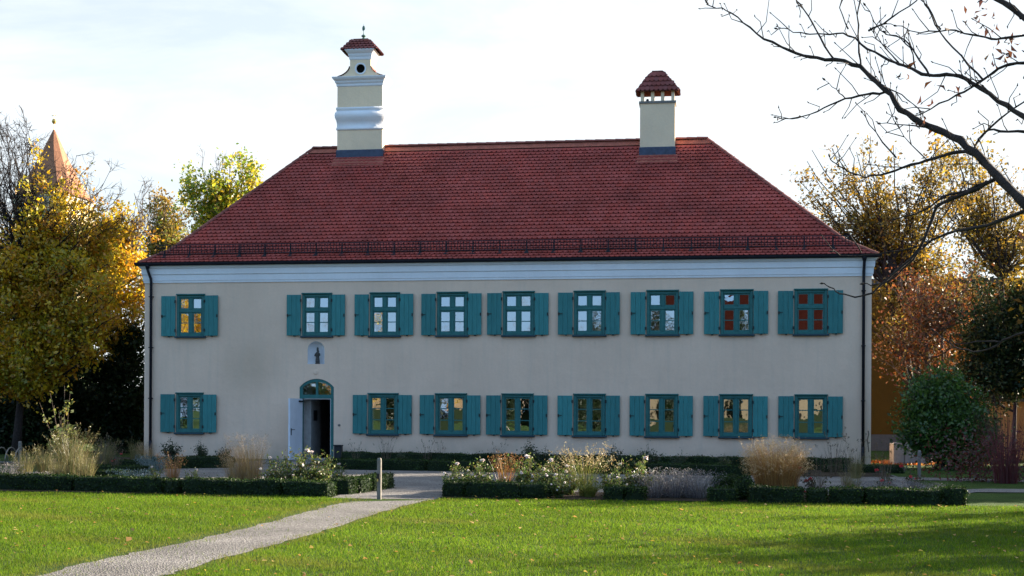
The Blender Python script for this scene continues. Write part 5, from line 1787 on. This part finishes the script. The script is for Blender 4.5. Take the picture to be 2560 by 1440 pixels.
# ---- lawn blades, fallen leaves
def lawn_blades(N):
    Y = -18.95 - 13.6 * rng.random(N) ** 1.0
    half = (Y - CAM_Y) * (1280 / F_PX) + 1.0
    xc = -(Y - CAM_Y) * math.tan(YAW)
    X_ = xc + half * rng.uniform(-1, 1, N) * 1.03
    py = np.array([p[1] for p in PL][::-1]); pxl = np.array([p[0] for p in PL][::-1])
    qy = np.array([p[1] for p in PR][::-1]); qxl = np.array([p[0] for p in PR][::-1])
    o1, o2 = np.argsort(py), np.argsort(qy)
    xl_ = np.interp(Y, py[o1], pxl[o1]); xr_ = np.interp(Y, qy[o2], qxl[o2])
    soft = rng.normal(size=N) * .09 + .04 * noise2(X_, Y, 6)
    keep = ((X_ < xl_ + soft * 2.6 - .05) | (X_ > xr_ - soft)) & ~((Y > -19.35) & (X_ > -7.0) & (X_ < -4.85))
    keep |= rng.random(N) < .012
    near = np.minimum(np.abs(X_ - xl_), np.abs(X_ - xr_) * 2.2)
    keep &= rng.random(N) < np.clip(.35 + near * 2.0, 0, 1)
    lawn_blades.near = near[keep]
    return X_[keep], Y[keep]
X_, Y_ = lawn_blades(420000)
n = len(X_)
cl = noise2(X_, Y_, 2.1) * .5 + noise2(X_ + 7, Y_ * 1.3, 6.3) * .5
cl2 = noise2(X_ * 1.1, Y_, 17.0)
Hh = (.034 + .018 * cl + .013 * cl2) * rng.uniform(.45, 1.4, n)
Hh = np.maximum(Hh, .008)
dist = Y_ - CAM_Y
wd = .0032 + .00026 * dist
az = rng.uniform(0, 2 * np.pi, n)
ln = Hh * rng.uniform(.1, .9, n)
la = rng.uniform(0, 2 * np.pi, n)
b0 = np.stack([X_, Y_, np.full(n, .004)], 1)
sd_ = np.stack([np.cos(az), np.sin(az), np.zeros(n)], 1) * wd[:, None] * .5
tip = b0 + np.stack([np.cos(la) * ln, np.sin(la) * ln, Hh], 1)
V = np.stack([b0 - sd_, b0 + sd_, tip], 1)
GR = [(.092, .165, .011), (.12, .20, .013), (.068, .13, .009), (.15, .21, .016)]
col = palette(n, GR[:4], .34) * (1 + .22 * noise2(X_ * .6, Y_ * .9, 1.0))[:, None]
patch = np.clip(noise2(X_ * .45 + 3, Y_ * .8 + 1, 1.3) * 1.4 - .35, 0, 1)[:, None] * .55
col = col * (1 - patch) + np.array([.17, .165, .03]) * patch
worn = np.clip(1 - lawn_blades.near / (.38 + .2 * noise2(X_, Y_, 2.0)), 0, 1)[:, None] * .7
col = col * (1 - worn) + np.array([.20, .175, .045]) * worn
Hh *= (1 - .45 * worn[:, 0])
dry = rng.random(n) < .03
col[dry] = palette(int(dry.sum()), [(.26, .22, .07), (.20, .15, .06)], .2)
tag(np_mesh('grass', V, 3, M['blade'], None, col), kind='stuff')
# fallen leaves
n = 620
X_, Y_ = lawn_blades(n)
n = len(X_)
pos = np.stack([X_, Y_, rng.uniform(.03, .06, n)], 1)
az = rng.uniform(0, 6.28, n)
parts = []
d = np.stack([np.cos(az), np.sin(az), rng.normal(size=n) * .25], 1)
u_ = np.stack([-np.sin(az), np.cos(az), rng.normal(size=n) * .25], 1)
sz = (rng.uniform(.014, .036, n) * np.where(rng.random(n) < .1, 1.7, 1))[:, None]
V = np.stack([pos - d * sz, pos + u_ * sz * .7 + [0, 0, .012], pos + d * sz, pos - u_ * sz * .7 + [0, 0, .01]], 1)
tag(np_mesh('fallen_leaves', V, 4, M['leaf'], None, palette(n, [(.40, .22, .07), (.30, .15, .05), (.48, .34, .14), (.16, .09, .04), (.42, .30, .05)], .25)), kind='stuff')
n = 2600
g0 = np.array([G(2310, 1160).x, G(2310, 1160).y])
pos = np.stack([rng.normal(size=n) * .8 + g0[0], rng.normal(size=n) * .8 + g0[1] + .4, rng.uniform(.01, .05, n)], 1)
tag(np_mesh('leaf_litter', leaves(pos, .09, 1.5), 4, M['leaf'], None, palette(n, [(.42, .12, .02), (.34, .09, .02), (.45, .2, .04)], .25)), kind='stuff')

# ================================================================== BARE TREE THAT REACHES IN FROM THE RIGHT
def fY(u, v): return -34.6 + (2600 - u) * .0022 - (v - 300) * .0006
def br(pts): return [P(u, v, fY(u, v)) for u, v in pts]
bt = thing('bare_tree', (P(3050, 900, -35.2).x, -35.2, 0), 'nearly bare tree whose dark branches hang in from the upper right', 'tree')
K = 8.5 / F_PX      # metres per photo pixel at the branches
def smooth(pts, k=3):
    out_ = []
    for i in range(len(pts) - 1):
        p0, p1, p2, p3 = pts[max(i - 1, 0)], pts[i], pts[i + 1], pts[min(i + 2, len(pts) - 1)]
        for j in range(k):
            t = j / k
            out_.append(0.5 * ((2 * p1) + (p2 - p0) * t + (2 * p0 - 5 * p1 + 4 * p2 - p3) * t * t + (3 * p1 - p0 - 3 * p2 + p3) * t ** 3))
    return out_ + [pts[-1]]
BR = [
    ([(3000, 1000), (2800, 720), (2690, 610), (2560, 505), (2490, 440), (2440, 385), (2380, 340), (2320, 315), (2270, 285), (2225, 238), (2190, 205), (2150, 168), (2085, 150), (2025, 142), (1975, 125), (1910, 95), (1860, 56), (1815, 24), (1790, 20), (1770, 12), (1758, -4)], 30, 2.0),
    ([(2980, 760), (2800, 430), (2680, 350), (2560, 290), (2500, 250), (2430, 208), (2380, 188), (2330, 190), (2260, 165), (2225, 150), (2170, 122), (2120, 88), (2075, 85), (2000, 83), (1960, 74), (1942, 71)], 16, 1.8),
    ([(2085, 148), (2050, 95), (2020, 40), (1993, 0), (1980, -25)], 4, 2.5),
    ([(2152, 168), (2148, 110), (2143, 40), (2152, -10)], 4, 2.5),
    ([(2215, 228), (2165, 236), (2112, 246), (2060, 270), (2010, 290), (1965, 298), (1940, 292)], 5, 1.6),
    ([(2112, 246), (2090, 225), (2065, 202)], 2.4, 1),
    ([(2440, 388), (2400, 378), (2340, 395), (2280, 412), (2215, 435), (2165, 440), (2120, 428), (2090, 408), (2075, 393)], 7, 2.0),
    ([(2490, 445), (2420, 475), (2360, 492), (2310, 525), (2240, 548)], 7, 2.0),
    ([(2470, 455), (2430, 478), (2370, 500), (2340, 520), (2325, 560), (2300, 620), (2260, 660), (2215, 700), (2180, 732), (2140, 742), (2100, 733), (2075, 718), (2057, 708)], 8, 2.0),
    ([(2700, 500), (2560, 530), (2470, 562), (2390, 578), (2330, 600), (2300, 630), (2240, 690), (2190, 712), (2160, 708)], 9, 2.0),
    ([(2330, 605), (2270, 622), (2200, 632), (2120, 640), (2080, 628)], 3.0, 1.2),
    ([(2155, 632), (2120, 580), (2110, 545)], 2.6, 1.2),
    ([(2900, 560), (2680, 180), (2600, 80), (2530, 22), (2480, -10), (2440, -30)], 15, 9),
    ([(2620, 78), (2520, 96), (2480, 96), (2430, 85), (2370, 75), (2300, 80), (2240, 62)], 5, 1.6),
    ([(2350, 76), (2320, 20), (2290, -10)], 3, 1.5),
    ([(2640, 165), (2560, 158), (2510, 165), (2470, 190), (2430, 218), (2370, 250), (2310, 280), (2285, 292)], 7, 2.0),
    ([(2460, 198), (2400, 140), (2350, 80), (2320, 25), (2305, -10)], 4, 2),
    ([(2325, 190), (2285, 130), (2260, 100), (2200, 75), (2165, 15)], 4, 1.5),
    ([(2288, 170), (2275, 120), (2240, 90), (2215, 78)], 3, 1.3),
    ([(2245, 155), (2220, 125), (2190, 95), (2180, 75)], 3, 1.3),
    ([(2170, 78), (2230, 45), (2290, 3), (2300, -15)], 4, 2),
    ([(2120, 75), (2100, 20), (2110, -5)], 3, 1.4),
    ([(2200, 210), (2240, 230), (2285, 260), (2310, 290)], 3, 1.4),
    ([(2240, 255), (2215, 215), (2200, 180)], 2.4, 1.2),
    ([(2900, 900), (2640, 800), (2560, 832), (2510, 852), (2450, 880), (2400, 872), (2365, 850), (2335, 826)], 7, 1.8),
    ([(2500, 856), (2440, 852), (2400, 862), (2375, 850)], 3, 1.4),
    ([(2560, 330), (2500, 330), (2460, 330), (2430, 385)], 5, 3),
    ([(2450, 345), (2500, 300), (2560, 255), (2620, 230)], 4, 2),
    ([(2330, 318), (2260, 312), (2200, 308)], 3, 1.4),
    ([(2240, 395), (2190, 330), (2155, 280)], 3.4, 1.4),
    ([(2320, 400), (2260, 340), (2240, 300)], 2.4, 1.2),
]
mb = MB()
allp = []
for i, (pts, r0, r1) in enumerate(BR):
    w = smooth(br(pts), 3)
    n = len(w)
    w = [p + Vector((random.gauss(0, .0035), random.gauss(0, .01), random.gauss(0, .0035))) for p in w]
    cum = [0.0]
    for k in range(1, n): cum.append(cum[-1] + (w[k] - w[k - 1]).length)
    rad = [(r1 + (r0 - r1) * (1 - c_ / cum[-1]) ** 1.15) * K * (.62 if i == 0 else .72) for c_ in cum]
    rad = [r_ * (1 + .12 * math.sin(k * 2.3 + i)) for k, r_ in enumerate(rad)]
    if i == 0:
        p0 = Vector(bt.location)
        w = [p0, p0 + Vector((-.1, 0, 1.0))] + w[1:]
        rad = [.24, .2] + rad[1:]
    mb.tube(w, rad, 7, cap=True)
    allp.append((w, rad))
tw = mb
ends = []
for w, rad in allp:
    for k in range(2, len(w) - 1):
        if w[k].x < P(2600, 300, -34.5).x and random.random() < .66 and rad[k] < .04 and w[k].z > P(2300, 600, -34.5).z:
            d = (w[k + 1] - w[k]).normalized()
            sgn = random.choice((-1, 1))
            v = (d * random.uniform(.3, 1.0) + Vector((random.gauss(0, .35), random.gauss(0, .5), random.gauss(.55, .45) * (1 if random.random() < .75 else -1)))).normalized()
            Lw = random.uniform(.04, .24)
            m_ = w[k] + v * Lw * .5 + Vector((random.gauss(0, .015), 0, random.gauss(0, .015)))
            e = w[k] + v * Lw + Vector((random.gauss(0, .02), 0, random.gauss(.02, .02)))
            tw.tube([w[k], m_, e], [.0040, .0032, .0024], 5)
            tw.tube([e, e + v * .018], [.0055, .002], 5)
            ends.append(e)
    ends.append(w[-1])
    d = (w[-1] - w[-2]).normalized()
    tw.tube([w[-1], w[-1] + d * .012, w[-1] + d * .03], [.006, .008, .002], 6)
tw.build('branches', M['bark_dark'], bt, True)
C = []
for (u, v, k_, s) in ((2440, 55, 12, 30), (2470, 40, 8, 25), (2255, 185, 4, 10), (2330, 240, 6, 22), (2500, 95, 10, 28), (2545, 130, 10, 22), (2520, 150, 6, 20), (2480, 150, 5, 25), (2380, 240, 4, 14), (2340, 320, 3, 12), (2290, 320, 4, 14), (2480, 460, 4, 14), (2560, 590, 3, 10)):
    c = P(u, v, fY(u, v))
    C.append(np.array(c)[None] + rng.normal(size=(k_, 3)) * [s * K, .08, s * K * .7])
C = np.concatenate(C)
np_mesh('withered_leaves', leaves(C, .060, 1.2, .35, .3), 4, M['leaf'], bt, palette(len(C), [(.07, .025, .012), (.10, .035, .015), (.04, .02, .015)], .3))
